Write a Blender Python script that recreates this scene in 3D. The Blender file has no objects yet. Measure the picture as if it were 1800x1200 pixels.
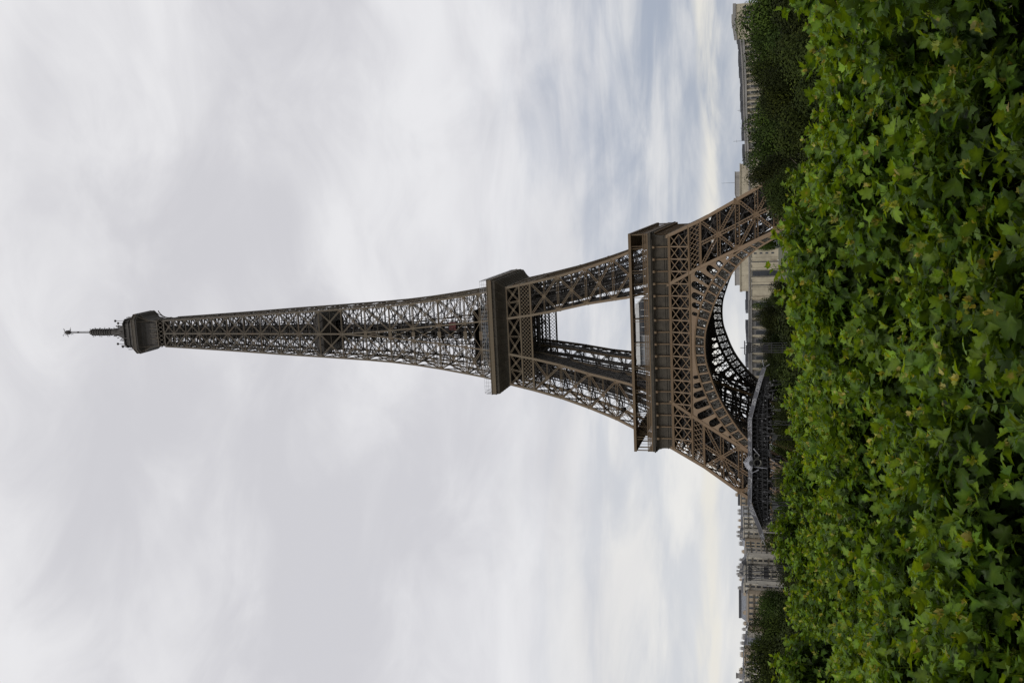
import bpy, math, random
import numpy as np
from mathutils import Vector, Matrix
from mathutils.geometry import tessellate_polygon
R = math.radians
scene = bpy.context.scene
col = scene.collection

# ------------------------------------------------------------------ camera (the photograph lies on its side)
TH, ROLL, CAMH = 0.272, 0.004, 9.294
Rt = Vector((1, 0, 0)); Fw = Vector((0, math.cos(TH), math.sin(TH))); Up = Vector((0, -math.sin(TH), math.cos(TH)))
cr, sr = math.cos(ROLL), math.sin(ROLL)
Uax = Rt*cr - Up*sr; Vax = Rt*sr + Up*cr
cam_d = bpy.data.cameras.new("camera"); cam = bpy.data.objects.new("camera", cam_d); col.objects.link(cam)
mx = Matrix.Identity(4)
for c_, v_ in enumerate((-Vax, Uax, -Fw)):
    for r_ in range(3): mx[r_][c_] = v_[r_]
mx[2][3] = CAMH
cam.matrix_world = mx
cam_d.sensor_width = 36; cam_d.lens = 36*1792.3/1800
cam_d.clip_start = 0.1; cam_d.clip_end = 8000
scene.camera = cam

# ------------------------------------------------------------------ sky, sun, exposure
SUN_EL, SUN_AZ = 52, 215          # azimuth clockwise from +Y: behind the camera, to its left
world = bpy.data.worlds.new("World"); scene.world = world; world.use_nodes = True
nt = world.node_tree; nt.nodes.clear()
def N(t, tree=None, **kw):
    n = (tree or nt).nodes.new(t)
    for k, v in kw.items(): setattr(n, k, v)
    return n
def mathn(tree, op, a, b=None, clamp=False):
    n = N('ShaderNodeMath', tree, operation=op); n.use_clamp = clamp
    for i, v in enumerate((a, b)):
        if v is None: continue
        if isinstance(v, (int, float)): n.inputs[i].default_value = v
        else: tree.links.new(v, n.inputs[i])
    return n.outputs[0]
def maprange(tree, v, a, b, c=0.0, d=1.0, smooth=True):
    n = N('ShaderNodeMapRange', tree); n.interpolation_type = 'SMOOTHSTEP' if smooth else 'LINEAR'
    tree.links.new(v, n.inputs[0])
    for i, x in enumerate((a, b, c, d)): n.inputs[1+i].default_value = x
    return n.outputs[0]
def mixc(tree, f, a, b):
    n = N('ShaderNodeMix', tree, data_type='RGBA')
    if isinstance(f, (int, float)): n.inputs[0].default_value = f
    else: tree.links.new(f, n.inputs[0])
    for i, v in ((6, a), (7, b)):
        if isinstance(v, tuple): n.inputs[i].default_value = (v[0], v[1], v[2], 1)
        else: tree.links.new(v, n.inputs[i])
    return n.outputs[2]
def noise(tree, vec, scale, detail=4, rough=.5, dist=0.0):
    n = N('ShaderNodeTexNoise', tree); n.inputs['Scale'].default_value = scale
    n.inputs['Detail'].default_value = detail; n.inputs['Roughness'].default_value = rough
    n.inputs['Distortion'].default_value = dist
    if vec is not None: tree.links.new(vec, n.inputs['Vector'])
    return n.outputs['Fac']
def vscale(tree, vec, s, loc=(0, 0, 0)):
    n = N('ShaderNodeMapping', tree); n.inputs['Scale'].default_value = s; n.inputs['Location'].default_value = loc
    tree.links.new(vec, n.inputs['Vector']); return n.outputs[0]

tc = N('ShaderNodeTexCoord'); gen = tc.outputs['Generated']
sep = N('ShaderNodeSeparateXYZ'); nt.links.new(gen, sep.inputs[0])
dx, dy, dz = sep.outputs
# clouds lie on a layer overhead: direction divided by height gives perspective towards the horizon
den = mathn(nt, 'ADD', mathn(nt, 'MAXIMUM', dz, 0.0), 0.16)
comb = N('ShaderNodeCombineXYZ')
nt.links.new(mathn(nt, 'DIVIDE', dx, den), comb.inputs[0]); nt.links.new(mathn(nt, 'DIVIDE', dy, den), comb.inputs[1])
plane = comb.outputs[0]
n1 = noise(nt, vscale(nt, gen, (1.0, 1.0, 2.1), (3.1, 1.7, .4)), 2.6, 6, .45, .35)
n2 = noise(nt, vscale(nt, plane, (0.7, 1.0, 1), (7.3, 4.2, 0)), 1.7, 5, .45, .5)
# broken streaks near the horizon: the same layer seen edge-on
cs = N('ShaderNodeCombineXYZ'); nt.links.new(mathn(nt, 'MULTIPLY', dx, 2.6), cs.inputs[0])
tilt = mathn(nt, 'ADD', dz, mathn(nt, 'MULTIPLY', dx, .035))
nt.links.new(mathn(nt, 'MULTIPLY', tilt, 16.0), cs.inputs[1])
n3 = noise(nt, cs.outputs[0], 1.25, 8, .55, .9)
cs2 = N('ShaderNodeCombineXYZ'); nt.links.new(mathn(nt, 'MULTIPLY', dx, 5.0), cs2.inputs[0]); nt.links.new(mathn(nt, 'MULTIPLY', tilt, 17.0), cs2.inputs[1])
n4 = noise(nt, cs2.outputs[0], 1.5, 8, .55, .45)
n5 = noise(nt, vscale(nt, gen, (1.3, 1.0, 2.4), (9.1, 2.7, 5.5)), 5.5, 8, .55, .8)
bright = mathn(nt, 'ADD', mathn(nt, 'ADD', mathn(nt, 'MULTIPLY', n1, 0.48), mathn(nt, 'MULTIPLY', n2, 0.22)), mathn(nt, 'MULTIPLY', n5, .30))
hi = maprange(nt, bright, .40, .60)
cloud = mixc(nt, hi, (0.665, 0.658, 0.688), (0.865, 0.858, 0.872))
low = maprange(nt, mathn(nt, 'ADD', dz, mathn(nt, 'MULTIPLY', mathn(nt, 'SUBTRACT', n4, .5), .16)), 0.30, 0.12)
side = maprange(nt, dx, -0.22, 0.24)
streak = maprange(nt, mathn(nt, 'ADD', mathn(nt, 'MULTIPLY', n3, .6), mathn(nt, 'MULTIPLY', n4, .4)), .40, .62)
lowcol_r = mixc(nt, streak, (0.36, 0.405, 0.50), (0.71, 0.71, 0.725))
lowcol_l = mixc(nt, streak, (0.64, 0.655, 0.69), (0.87, 0.85, 0.815))
lowcol = mixc(nt, side, lowcol_l, lowcol_r)
lowf = mathn(nt, 'MULTIPLY', low, maprange(nt, side, 0, 1, .80, .92, False))
full = mixc(nt, lowf, cloud, lowcol)
# one bright cream streak lying just over the roofs
bandz = mathn(nt, 'ABSOLUTE', mathn(nt, 'SUBTRACT', mathn(nt, 'ADD', dz, mathn(nt, 'MULTIPLY', mathn(nt, 'SUBTRACT', n4, .5), .03)), 0.079))
band = mathn(nt, 'MULTIPLY', mathn(nt, 'MULTIPLY', maprange(nt, bandz, .013, .002), .9), maprange(nt, n3, .30, .52))
full = mixc(nt, band, full, (0.84, 0.805, 0.735))
hz = maprange(nt, dz, 0.055, 0.02)
full = mixc(nt, mathn(nt, 'MULTIPLY', hz, .5), full, (0.68, 0.70, 0.73))
sky = N('ShaderNodeTexSky', sky_type='NISHITA'); sky.sun_disc = False
sky.sun_elevation = R(SUN_EL); sky.sun_rotation = R(SUN_AZ)
bg1 = N('ShaderNodeBackground'); nt.links.new(sky.outputs[0], bg1.inputs[0]); bg1.inputs[1].default_value = 0.10
bg2 = N('ShaderNodeBackground'); nt.links.new(full, bg2.inputs[0]); bg2.inputs[1].default_value = 1.0
mx_ = N('ShaderNodeMixShader'); mx_.inputs[0].default_value = 0.93
nt.links.new(bg1.outputs[0], mx_.inputs[1]); nt.links.new(bg2.outputs[0], mx_.inputs[2])
out = N('ShaderNodeOutputWorld'); nt.links.new(mx_.outputs[0], out.inputs[0])

sun_d = bpy.data.lights.new("sun", 'SUN'); sun_d.energy = 1.6; sun_d.angle = R(14); sun_d.color = (1.0, 0.965, 0.91)
sun = bpy.data.objects.new("sun", sun_d); col.objects.link(sun)
az = R(SUN_AZ); sd = Vector((math.sin(az)*math.cos(R(SUN_EL)), math.cos(az)*math.cos(R(SUN_EL)), math.sin(R(SUN_EL))))
sun.rotation_euler = sd.to_track_quat('Z', 'Y').to_euler()
scene.view_settings.view_transform = 'Standard'; scene.view_settings.look = 'None'
scene.view_settings.exposure = 0.0; scene.view_settings.gamma = 1
scene.cycles.max_bounces = 6; scene.cycles.diffuse_bounces = 3; scene.cycles.transmission_bounces = 3

# ------------------------------------------------------------------ helpers
class MB:
    def __init__(s): s.v = []; s.f = []
    def add(s, vs, fs):
        b = len(s.v); s.v.extend(vs); s.f.extend([tuple(b+i for i in f) for f in fs])
    def bar(s, p, q, a, b=None, n=(0, -1, 0)):
        """box from p to q; a wide across, b deep along n"""
        if b is None: b = a
        dx, dy, dz = q[0]-p[0], q[1]-p[1], q[2]-p[2]
        L = math.sqrt(dx*dx+dy*dy+dz*dz)
        if L < 1e-6: return
        dx /= L; dy /= L; dz /= L
        nx, ny, nz = n
        k = nx*dx+ny*dy+nz*dz; nx -= k*dx; ny -= k*dy; nz -= k*dz
        m = math.sqrt(nx*nx+ny*ny+nz*nz)
        if m < 1e-3:
            nx, ny, nz = (1, 0, 0) if abs(dx) < .9 else (0, 1, 0)
            k = nx*dx+ny*dy+nz*dz; nx -= k*dx; ny -= k*dy; nz -= k*dz; m = math.sqrt(nx*nx+ny*ny+nz*nz)
        nx /= m; ny /= m; nz /= m
        sx, sy, sz = dy*nz-dz*ny, dz*nx-dx*nz, dx*ny-dy*nx
        a *= .5; b *= .5
        o = [(sx*i*a+nx*j*b, sy*i*a+ny*j*b, sz*i*a+nz*j*b) for i, j in ((-1, -1), (1, -1), (1, 1), (-1, 1))]
        vs = [(p[0]+t[0], p[1]+t[1], p[2]+t[2]) for t in o]+[(q[0]+t[0], q[1]+t[1], q[2]+t[2]) for t in o]
        s.add(vs, ((0, 1, 2, 3), (7, 6, 5, 4), (0, 4, 5, 1), (1, 5, 6, 2), (2, 6, 7, 3), (3, 7, 4, 0)))
    def box(s, x0, x1, y0, y1, z0, z1):
        vs = [(x, y, z) for z in (z0, z1) for x, y in ((x0, y0), (x1, y0), (x1, y1), (x0, y1))]
        s.add(vs, ((3, 2, 1, 0), (4, 5, 6, 7), (0, 1, 5, 4), (1, 2, 6, 5), (2, 3, 7, 6), (3, 0, 4, 7)))
    def girder(s, p, q, W, n=(0, -1, 0), ch=.2, lc=.1, dep=.35, pitch=None, cross=False):
        """two chords joined by lacing bars"""
        P = Vector(p); Q = Vector(q); d = Q-P; L = d.length
        if L < .3: return
        d /= L; nn = Vector(n); nn = (nn-d*nn.dot(d)).normalized(); sd_ = d.cross(nn)
        o = sd_*(W*.5)
        s.bar(P+o, Q+o, ch, dep, n); s.bar(P-o, Q-o, ch, dep, n)
        k = max(1, int(round(L/(pitch or W))))
        for i in range(k):
            a = P+d*(L*i/k); b = P+d*(L*(i+1)/k); g = 1 if i % 2 else -1
            s.bar(a+o*g, b-o*g, lc, lc, n)
            if cross: s.bar(a-o*g, b+o*g, lc, lc, n)
    def poly(s, pts, a, b=None, n=(0, -1, 0)):
        for i in range(len(pts)-1): s.bar(pts[i], pts[i+1], a, b, n)
    def tube(s, pts, rad, seg=8, cap=True):
        pts = [Vector(p) for p in pts]; b = len(s.v); m = len(pts)
        for i, p in enumerate(pts):
            d = (pts[min(i+1, m-1)]-pts[max(i-1, 0)]).normalized()
            u = d.cross(Vector((0, 0, 1)) if abs(d.z) < .9 else Vector((1, 0, 0))).normalized(); w = d.cross(u)
            r_ = rad[i] if isinstance(rad, (list, tuple)) else rad
            for k in range(seg):
                t = 2*math.pi*k/seg; c_ = p+u*(r_*math.cos(t))+w*(r_*math.sin(t)); s.v.append((c_.x, c_.y, c_.z))
        for i in range(m-1):
            for k in range(seg):
                k2 = (k+1) % seg
                s.f.append((b+i*seg+k, b+i*seg+k2, b+(i+1)*seg+k2, b+(i+1)*seg+k))
        if cap:
            s.f.append(tuple(b+k for k in range(seg))[::-1]); s.f.append(tuple(b+(m-1)*seg+k for k in range(seg)))
    def lathe(s, prof, c=(0, 0, 0), seg=16, ph=0.0):
        b = len(s.v)
        for r_, z in prof:
            for k in range(seg):
                t = 2*math.pi*k/seg+ph; s.v.append((c[0]+r_*math.cos(t), c[1]+r_*math.sin(t), c[2]+z))
        for i in range(len(prof)-1):
            for k in range(seg):
                k2 = (k+1) % seg; s.f.append((b+i*seg+k, b+i*seg+k2, b+(i+1)*seg+k2, b+(i+1)*seg+k))
        s.f.append(tuple(b+(len(prof)-1)*seg+k for k in range(seg)))
    def plate(s, loops, fn, thick, n=(0, -1, 0)):
        """flat plate with holes; loops of (x,z); fn maps (x,z) to a point"""
        tris = tessellate_polygon([[Vector((x, z, 0)) for x, z in l] for l in loops])
        flat = [p for l in loops for p in l]
        fr = [fn(x, z) for x, z in flat]
        bk = [(p[0]-n[0]*thick, p[1]-n[1]*thick, p[2]-n[2]*thick) for p in fr]
        m = len(flat); b = len(s.v); s.v.extend(fr); s.v.extend(bk)
        for t in tris:
            s.f.append(tuple(b+i for i in t)); s.f.append(tuple(b+m+i for i in reversed(t)))
        o = 0
        for l in loops:
            k = len(l)
            for i in range(k):
                j = (i+1) % k; s.f.append((b+o+i, b+o+j, b+m+o+j, b+m+o+i))
            o += k
    def mesh(s, name):
        me = bpy.data.meshes.new(name); me.from_pydata([tuple(v) for v in s.v], [], s.f); me.update(); return me
    def build(s, name, mat, parent=None, loc=(0, 0, 0), rz=0.0):
        me = s.mesh(name)
        mats = mat if isinstance(mat, (list, tuple)) else [mat]
        for m in mats: me.materials.append(m)
        return link(name, me, parent, loc, rz)
def link(name, me, parent=None, loc=(0, 0, 0), rz=0.0):
    o = bpy.data.objects.new(name, me); col.objects.link(o); o.location = loc; o.rotation_euler = (0, 0, rz)
    if parent is not None: o.parent = parent
    return o
def tag(o, label=None, cat=None, group=None, kind=None):
    if label: o['label'] = label
    if cat: o['category'] = cat
    if group: o['group'] = group
    if kind: o['kind'] = kind
    return o
def empty(name, loc=(0, 0, 0), rz=0.0):
    o = bpy.data.objects.new(name, None); col.objects.link(o); o.location = loc; o.rotation_euler = (0, 0, rz)
    o.empty_display_size = 1; return o
def at(px, py, Y):
    """world point at depth Y seen at pixel (px, py) of the 1800 x 1200 photograph"""
    v2 = (900-px)/1792.3; u2 = (600-py)/1792.3
    d = Fw+Uax*u2+Vax*v2
    k = Y/d.y
    return Vector((d.x*k, Y, d.z*k+CAMH))

def material(name, colr, rough=.7, vary=.15, scale=.4, metal=0.0, bump=0.0, dirt=None, spec=.5):
    m = bpy.data.materials.new(name); m.use_nodes = True; t = m.node_tree; b = t.nodes['Principled BSDF']
    co = N('ShaderNodeTexCoord', t).outputs['Object']
    f = noise(t, co, scale, 6, .6)
    lo = tuple(c*(1-vary) for c in colr); hi_ = tuple(min(1, c*(1+vary)) for c in colr)
    c = mixc(t, maprange(t, f, .3, .7), lo, hi_)
    if dirt:
        f2 = noise(t, vscale(t, co, (1, 1, .25)), scale*2.7, 5, .65)
        c = mixc(t, mathn(t, 'MULTIPLY', maprange(t, f2, .52, .72), .7), c, dirt)
    t.links.new(c, b.inputs['Base Color'])
    b.inputs['Roughness'].default_value = rough; b.inputs['Metallic'].default_value = metal
    b.inputs['Specular IOR Level'].default_value = spec
    if bump:
        bn = N('ShaderNodeBump', t); bn.inputs['Strength'].default_value = bump; bn.inputs['Distance'].default_value = .1
        t.links.new(f, bn.inputs['Height']); t.links.new(bn.outputs[0], b.inputs['Normal'])
    return m

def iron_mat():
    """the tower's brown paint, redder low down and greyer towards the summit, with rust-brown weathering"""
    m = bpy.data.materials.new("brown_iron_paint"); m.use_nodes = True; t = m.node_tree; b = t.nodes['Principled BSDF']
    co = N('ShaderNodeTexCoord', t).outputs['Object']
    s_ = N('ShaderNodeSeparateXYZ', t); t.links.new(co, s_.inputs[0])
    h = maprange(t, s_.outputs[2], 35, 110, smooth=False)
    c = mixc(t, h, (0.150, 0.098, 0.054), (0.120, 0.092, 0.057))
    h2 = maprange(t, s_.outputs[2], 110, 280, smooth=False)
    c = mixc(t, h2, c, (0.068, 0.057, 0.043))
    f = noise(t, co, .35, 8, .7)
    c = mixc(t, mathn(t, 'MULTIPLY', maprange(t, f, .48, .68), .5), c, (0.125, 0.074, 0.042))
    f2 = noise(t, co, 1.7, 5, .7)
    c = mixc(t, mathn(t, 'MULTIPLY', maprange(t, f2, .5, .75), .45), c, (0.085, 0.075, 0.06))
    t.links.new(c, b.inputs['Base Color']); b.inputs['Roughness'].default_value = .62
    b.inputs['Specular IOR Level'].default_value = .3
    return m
IRON = iron_mat()
IRON_D = material("dark_shade_iron", (0.030, 0.025, 0.021), .7, .3, .5)  # dark iron; on inner members the shade is put into the colour
M = {
 'stone': material('pale_limestone', (0.40, 0.355, 0.265), .85, .18, .10, dirt=(0.17, 0.135, 0.095)),
 'stone2': material('grey_stone', (0.26, 0.25, 0.24), .85, .12, .06, dirt=(0.15, 0.14, 0.13)),
 'cream': material('cream_render', (0.52, 0.485, 0.415), .85, .22, .15, dirt=(0.22, 0.19, 0.15)),
 'ochre': material('ochre_render', (0.36, 0.29, 0.21), .85, .10, .08, dirt=(0.22, 0.17, 0.12)),
 'bluegrey': material('blue_grey_render', (0.33, 0.345, 0.37), .8, .12, .08, dirt=(0.16, 0.16, 0.17)),
 'zinc': material('zinc_roof', (0.17, 0.18, 0.20), .5, .15, .2, dirt=(0.10, 0.10, 0.11)),
 'slate': material('dark_slate_roof', (0.055, 0.057, 0.065), .55, .25, .3),
 'glassroof': material('ribbed_glass_roof', (0.36, 0.38, 0.41), .35, .12, .1),
 'window': material('window_glass', (0.035, 0.04, 0.048), .15, .3, .2, spec=.8),
 'black': material('black_scrim', (0.016, 0.015, 0.017), .75, .4, .6),
 'blacksteel': material('black_steel', (0.02, 0.02, 0.022), .6, .3, .5),
 'white': material('white_panel', (0.62, 0.62, 0.61), .5, .06, .3),
 'greypanel': material('grey_panel', (0.27, 0.28, 0.29), .5, .1, .3),
 'red': material('red_lift_paint', (0.13, 0.02, 0.018), .5, .1, .5),
 'bark': material('plane_tree_bark', (0.14, 0.115, 0.085), .9, .4, 2.0, bump=.4, dirt=(0.22, 0.20, 0.15)),
 'masonry': material('masonry_base_stone', (0.30, 0.265, 0.21), .9, .12, .2, dirt=(0.18, 0.15, 0.12)),
}
def pieces(mb, name, mat, parent, loc=(0, 0, 0), rz=0.0):
    """link every loose piece of mb as a part of its own (connected faces stay together)"""
    n = len(mb.v); par = list(range(n))
    def find(a):
        while par[a] != a: par[a] = par[par[a]]; a = par[a]
        return a
    for f in mb.f:
        r0 = find(f[0])
        for i in f[1:]: par[find(i)] = r0
    grp = {}
    for f in mb.f: grp.setdefault(find(f[0]), []).append(f)
    outl = []
    for fs in grp.values():
        ids = sorted({i for f in fs for i in f}); ix = {v: k for k, v in enumerate(ids)}
        me = bpy.data.meshes.new(name); me.from_pydata([tuple(mb.v[i]) for i in ids], [], [tuple(ix[i] for i in f) for f in fs]); me.materials.append(mat)
        outl.append(link(name, me, parent, loc, rz))
    return outl
def interp(tab, z):
    if z <= tab[0][0]: return tab[0][1]
    for (a, b), (c, d) in zip(tab, tab[1:]):
        if z <= c: return b+(d-b)*(z-a)/(c-a)
    return tab[-1][1]
WT = [(0, 62.3), (15.2, 54.4), (23.1, 50.2), (31, 46.0), (39.3, 41.55), (50, 36.85), (57, 33.9), (64.8, 31.0), (70.5, 28.75), (80.3, 25.65), (91.9, 22.5),
      (103.1, 20.1), (113.2, 18.2), (124, 16.0), (136, 14.2), (148, 12.6), (160, 11.35), (172, 10.5), (185.7, 9.8), (196, 9.25), (211, 8.55), (235, 7.2), (262.6, 5.85), (273, 5.4)]
IT = [(0, 46.4), (15.2, 38.2), (27, 32.4), (39.4, 26.5), (50, 20.6), (57, 17.9), (65, 15.5), (81.5, 12.7), (92.4, 10.2), (102.8, 8.25), (113, 6.75), (124.3, 5.35), (163.5, 1.4), (174.3, .7), (184.9, 0.0)]
w_ = lambda z: interp(WT, z)
i_ = lambda z: interp(IT, z)

# ================================================================== THE TOWER
def build_tower():
    root = empty('iron_lattice_tower', (4.835, 385.286, 0), -0.161)
    tag(root, 'tall brown iron lattice tower on four arched legs, rising over the trees', 'tower')
    FR = (0, -1, 0); LF = (-1, 0, 0)
    # ---- one leg (front left); four copies turned by 90 degrees
    def corner(a, b, z):
        wa = w_(z) if a == 'o' else i_(z); wb = w_(z) if b == 'o' else i_(z)
        return (-wa, -wb, z)
    faces = [(('o', 'o'), ('i', 'o'), FR), (('o', 'o'), ('o', 'i'), LF), (('i', 'o'), ('i', 'i'), LF), (('o', 'i'), ('i', 'i'), FR)]
    def mid(p, q, t=.5): return tuple(p[k]+(q[k]-p[k])*t for k in range(3))
    leg = MB(); fine = MB()
    zs = [2.5, 15.2, 27.15, 39.45, 50.3, 57]
    for a in 'oi':
        for b in 'oi':
            zz = [2.5, 8, 15.2, 21, 27.15, 33, 39.45, 45, 50.3, 57]
            leg.poly([corner(a, b, z) for z in zz], 1.0, 1.0, FR)
    outer_leg = leg; inner_leg = MB()
    for fi, (A, B, n) in enumerate(faces):
        leg = outer_leg if fi < 2 else inner_leg
        for k in range(len(zs)-1):
            z0, z1 = zs[k], zs[k+1]; zm = (z0+z1)/2
            p0, q0, p1, q1 = corner(*A, z0), corner(*B, z0), corner(*A, z1), corner(*B, z1)
            pm, qm = corner(*A, zm), corner(*B, zm)
            if k >= 3 and fi < 2: continue
            for a, b in ((p0, q1), (q0, p1)): leg.girder(a, b, .85, n, .2, .12, .5, .9, True)
            leg.girder(pm, qm, .9, n, .22, .12, .5, .9); leg.girder(p0, q0, 1.3, n, .26, .12, .6, 1.0, True)
            c0, c1 = mid(p0, q0), mid(p1, q1); leg.girder(c0, c1, .95, n, .22, .12, .5, .9, True)
            # gusset plates where members meet
            cm = mid(pm, qm)
            leg.bar((cm[0], cm[1], cm[2]-.9), (cm[0], cm[1], cm[2]+.9), 1.7, .62, n)
            for g, o_ in ((p0, q0), (q0, p0)):
                g = mid(g, o_, .045); leg.bar((g[0], g[1], g[2]-1.1), (g[0], g[1], g[2]+1.1), 1.5, 1.04, n)
            # sub bracing
            for s0, s1 in ((c0, pm), (c0, qm), (pm, c1), (qm, c1)): fine.bar(s0, s1, .14, .3, n)
    leg = outer_leg; fine.v.extend(()); b0_ = len(fine.v); fine.v.extend(inner_leg.v); fine.f.extend([tuple(b0_+i for i in f) for f in inner_leg.f])
    # plan bracing, lift track and stairs inside the leg
    for z in (15.2, 21.1, 27.15, 33.3, 39.45, 45, 50.3):
        P = [corner(a, b, z) for a, b in (('o', 'o'), ('i', 'o'), ('i', 'i'), ('o', 'i'))]
        for a, b in ((0, 2), (1, 3)): fine.girder(P[a], P[b], .7, (0, 0, 1), .16, .1, .3, 1.0)
        for a in range(4): fine.girder(mid(P[a], P[(a+1) % 4]), mid(P[(a+1) % 4], P[(a+2) % 4]), .6, (0, 0, 1), .14, .1, .3, 1.2)
    def cen(z, fx=.5, fy=.5):
        return (-(i_(z)+(w_(z)-i_(z))*fx), -(i_(z)+(w_(z)-i_(z))*fy), z)
    for fx, fy in ((.35, .35), (.35, .65), (.65, .35), (.65, .65)):
        fine.poly([cen(z, fx, fy) for z in (3, 15, 27, 39, 50, 57)], .5, .5, FR)
    for k in range(44):
        z = 4+k*1.2
        fine.bar(cen(z, .35, .35), cen(z, .65, .35), .2, .25, FR); fine.bar(cen(z, .35, .65), cen(z, .65, .65), .2, .25, FR)
        if k % 2: fine.bar(cen(z, .35, .35), cen(z+1.2, .65, .65), .16, .16, FR); fine.bar(cen(z, .65, .35), cen(z, .65, .65), .2, .2, FR)
    for z in range(4, 56, 3):       # closely set dark bars, added to block light inside the leg
        for t in (.12, .3, .5, .7, .88):
            fine.bar(cen(z, .08, t), cen(z+1.2, .92, t), .22, .5, (0, 0, 1)); fine.bar(cen(z, t, .08), cen(z+1.2, t, .92), .22, .5, (0, 0, 1))
    for t in (.2, .5, .8):
        fine.poly([cen(z, t, .5) for z in (3, 15, 27, 39, 50, 56)], .7, .3, FR); fine.poly([cen(z, .5, t) for z in (3, 15, 27, 39, 50, 56)], .3, .7, FR)
    for k in range(18):      # stair flights
        z = 5+k*2.7; g = (k % 2)
        fine.bar(cen(z, .15+.1*g, .8), cen(z+2.7, .25-.1*g, .55), 1.0, .25, (0, 0, 1))
        fine.bar(cen(z, .8, .15+.1*g), cen(z+2.7, .55, .25-.1*g), 1.0, .25, (0, 0, 1))
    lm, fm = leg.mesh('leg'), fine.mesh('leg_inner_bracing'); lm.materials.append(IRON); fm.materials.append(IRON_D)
    bases = []
    for a in 'oi':
        for b in 'oi':
            base = MB()
            c = corner(a, b, 1.5)
            bx, by = c[0], c[1]
            vs = [(bx-3.2, by-3.2, 0), (bx+3.2, by-3.2, 0), (bx+3.2, by+3.2, 0), (bx-3.2, by+3.2, 0), (bx-1.9, by-1.9, 3.2), (bx+1.9, by-1.9, 3.2), (bx+1.9, by+1.9, 3.2), (bx-1.9, by+1.9, 3.2)]
            base.add(vs, ((0, 1, 5, 4), (1, 2, 6, 5), (2, 3, 7, 6), (3, 0, 4, 7), (4, 5, 6, 7)))
            bases.append(base.mesh('masonry_base')); bases[-1].materials.append(M['masonry'])
    for k in range(4):
        l = link('leg', lm, root, rz=k*math.pi/2); link('inner_bracing', fm, l)
        for bm_ in bases: link('masonry_base', bm_, l)

    # ---- upper legs, first to second platform
    leg = MB(); fine = MB()
    zs = [58.5, 71, 81.5, 92.5, 103.5]
    for a in 'oi':
        for b in 'oi':
            leg.poly([corner(a, b, z) for z in (57, 62, 66, 71, 76, 81.5, 87, 92.5, 98, 103.5, 108, 113.3)], .85, .85, FR)
    outer_leg = leg; inner_leg = MB()
    for fi, (A, B, n) in enumerate(faces):
        leg = outer_leg if fi < 2 else inner_leg
        for k in range(len(zs)-1):
            z0, z1 = zs[k], zs[k+1]; zm = (z0+z1)/2
            p0, q0, p1, q1 = corner(*A, z0), corner(*B, z0), corner(*A, z1), corner(*B, z1)
            pm, qm = corner(*A, zm), corner(*B, zm); cm = mid(pm, qm)
            for a, b in ((p0, q1), (q0, p1)): leg.girder(a, b, .6, n, .16, .1, .4, .75, True)
            leg.girder(p0, q0, .6, n, .16, .1, .4, .7)
            leg.girder(pm, cm, .35, n, .1, .07, .2, .6); leg.girder(qm, cm, .35, n, .1, .07, .2, .6)
            leg.bar((cm[0], cm[1], cm[2]-.6), (cm[0], cm[1], cm[2]+.6), 1.2, .5, n)
            for g, o_ in ((p0, q0), (q0, p0)):
                g = mid(g, o_, .04); leg.bar((g[0], g[1], g[2]-.8), (g[0], g[1], g[2]+.8), 1.1, .88, n)
            for s0, s1 in ((mid(p0, q0), pm), (mid(p0, q0), qm), (mid(p1, q1), pm), (mid(p1, q1), qm)): fine.bar(s0, s1, .1, .2, n)
    leg = outer_leg; b0_ = len(fine.v); fine.v.extend(inner_leg.v); fine.f.extend([tuple(b0_+i for i in f) for f in inner_leg.f])
    for t, u in ((.02, .22), (.02, .42), (.02, .62), (.02, .82), (.22, .02), (.42, .02)):
        fine.poly([cen(z, t, u) for z in (58, 71, 82, 93, 104, 113)], 1.1, 1.1, FR)
    for t, u in ((.42, .42), (.5, .36)):
        fine.poly([cen(z, t, u) for z in (58, 71, 82, 93, 104, 113)], .8, .5, FR)
    for z in (65, 71, 76.2, 81.5, 87, 92.5, 98, 103.5):
        P = [corner(a, b, z) for a, b in (('o', 'o'), ('i', 'o'), ('i', 'i'), ('o', 'i'))]
        for a, b in ((0, 2), (1, 3)): fine.girder(P[a], P[b], .5, (0, 0, 1), .14, .1, .3, .9)
    for fx, fy in ((.3, .3), (.3, .6), (.6, .3), (.6, .6)):
        fine.poly([cen(z, fx, fy) for z in (58, 71, 82, 93, 104, 113)], .4, .4, FR)
    for k in range(42):
        z = 59+k*1.25
        fine.bar(cen(z, .3, .3), cen(z, .6, .3), .16, .16, FR); fine.bar(cen(z, .3, .6), cen(z, .6, .6), .16, .16, FR)
        fine.bar(cen(z, .3, .3), cen(z+1.25, .3, .6), .12, .12, LF)
        g = (k % 2)
        if k % 4 == 0: fine.bar(cen(z, .75, .72), cen(z+2.5, .9, .88), .5, .15, (0, 0, 1))
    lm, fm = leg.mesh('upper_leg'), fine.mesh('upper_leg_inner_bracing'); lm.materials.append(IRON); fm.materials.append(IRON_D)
    for k in range(4):
        l = link('upper_leg', lm, root, rz=k*math.pi/2); link('inner_bracing', fm, l)

    # ---- bands, arch and spandrel on one face; four copies
    F = lambda x, z: (x, -w_(z)-.05, z)
    band = MB()
    for z, hh in ((50.3, .8), (43.5, .6)):
        W_ = w_(z); band.bar((-W_, -W_-.1, z), (W_, -W_-.1, z), hh, .9, FR)
    bay = 4.13
    for k in range(-9, 10):
        x = k*bay
        if abs(x) > w_(50.3)-.3: continue
        ztop, zbot = 50.0, 43.7
        if abs(x) < w_(zbot): band.bar(F(x, ztop), F(x, zbot), .42, .4, FR)
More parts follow.
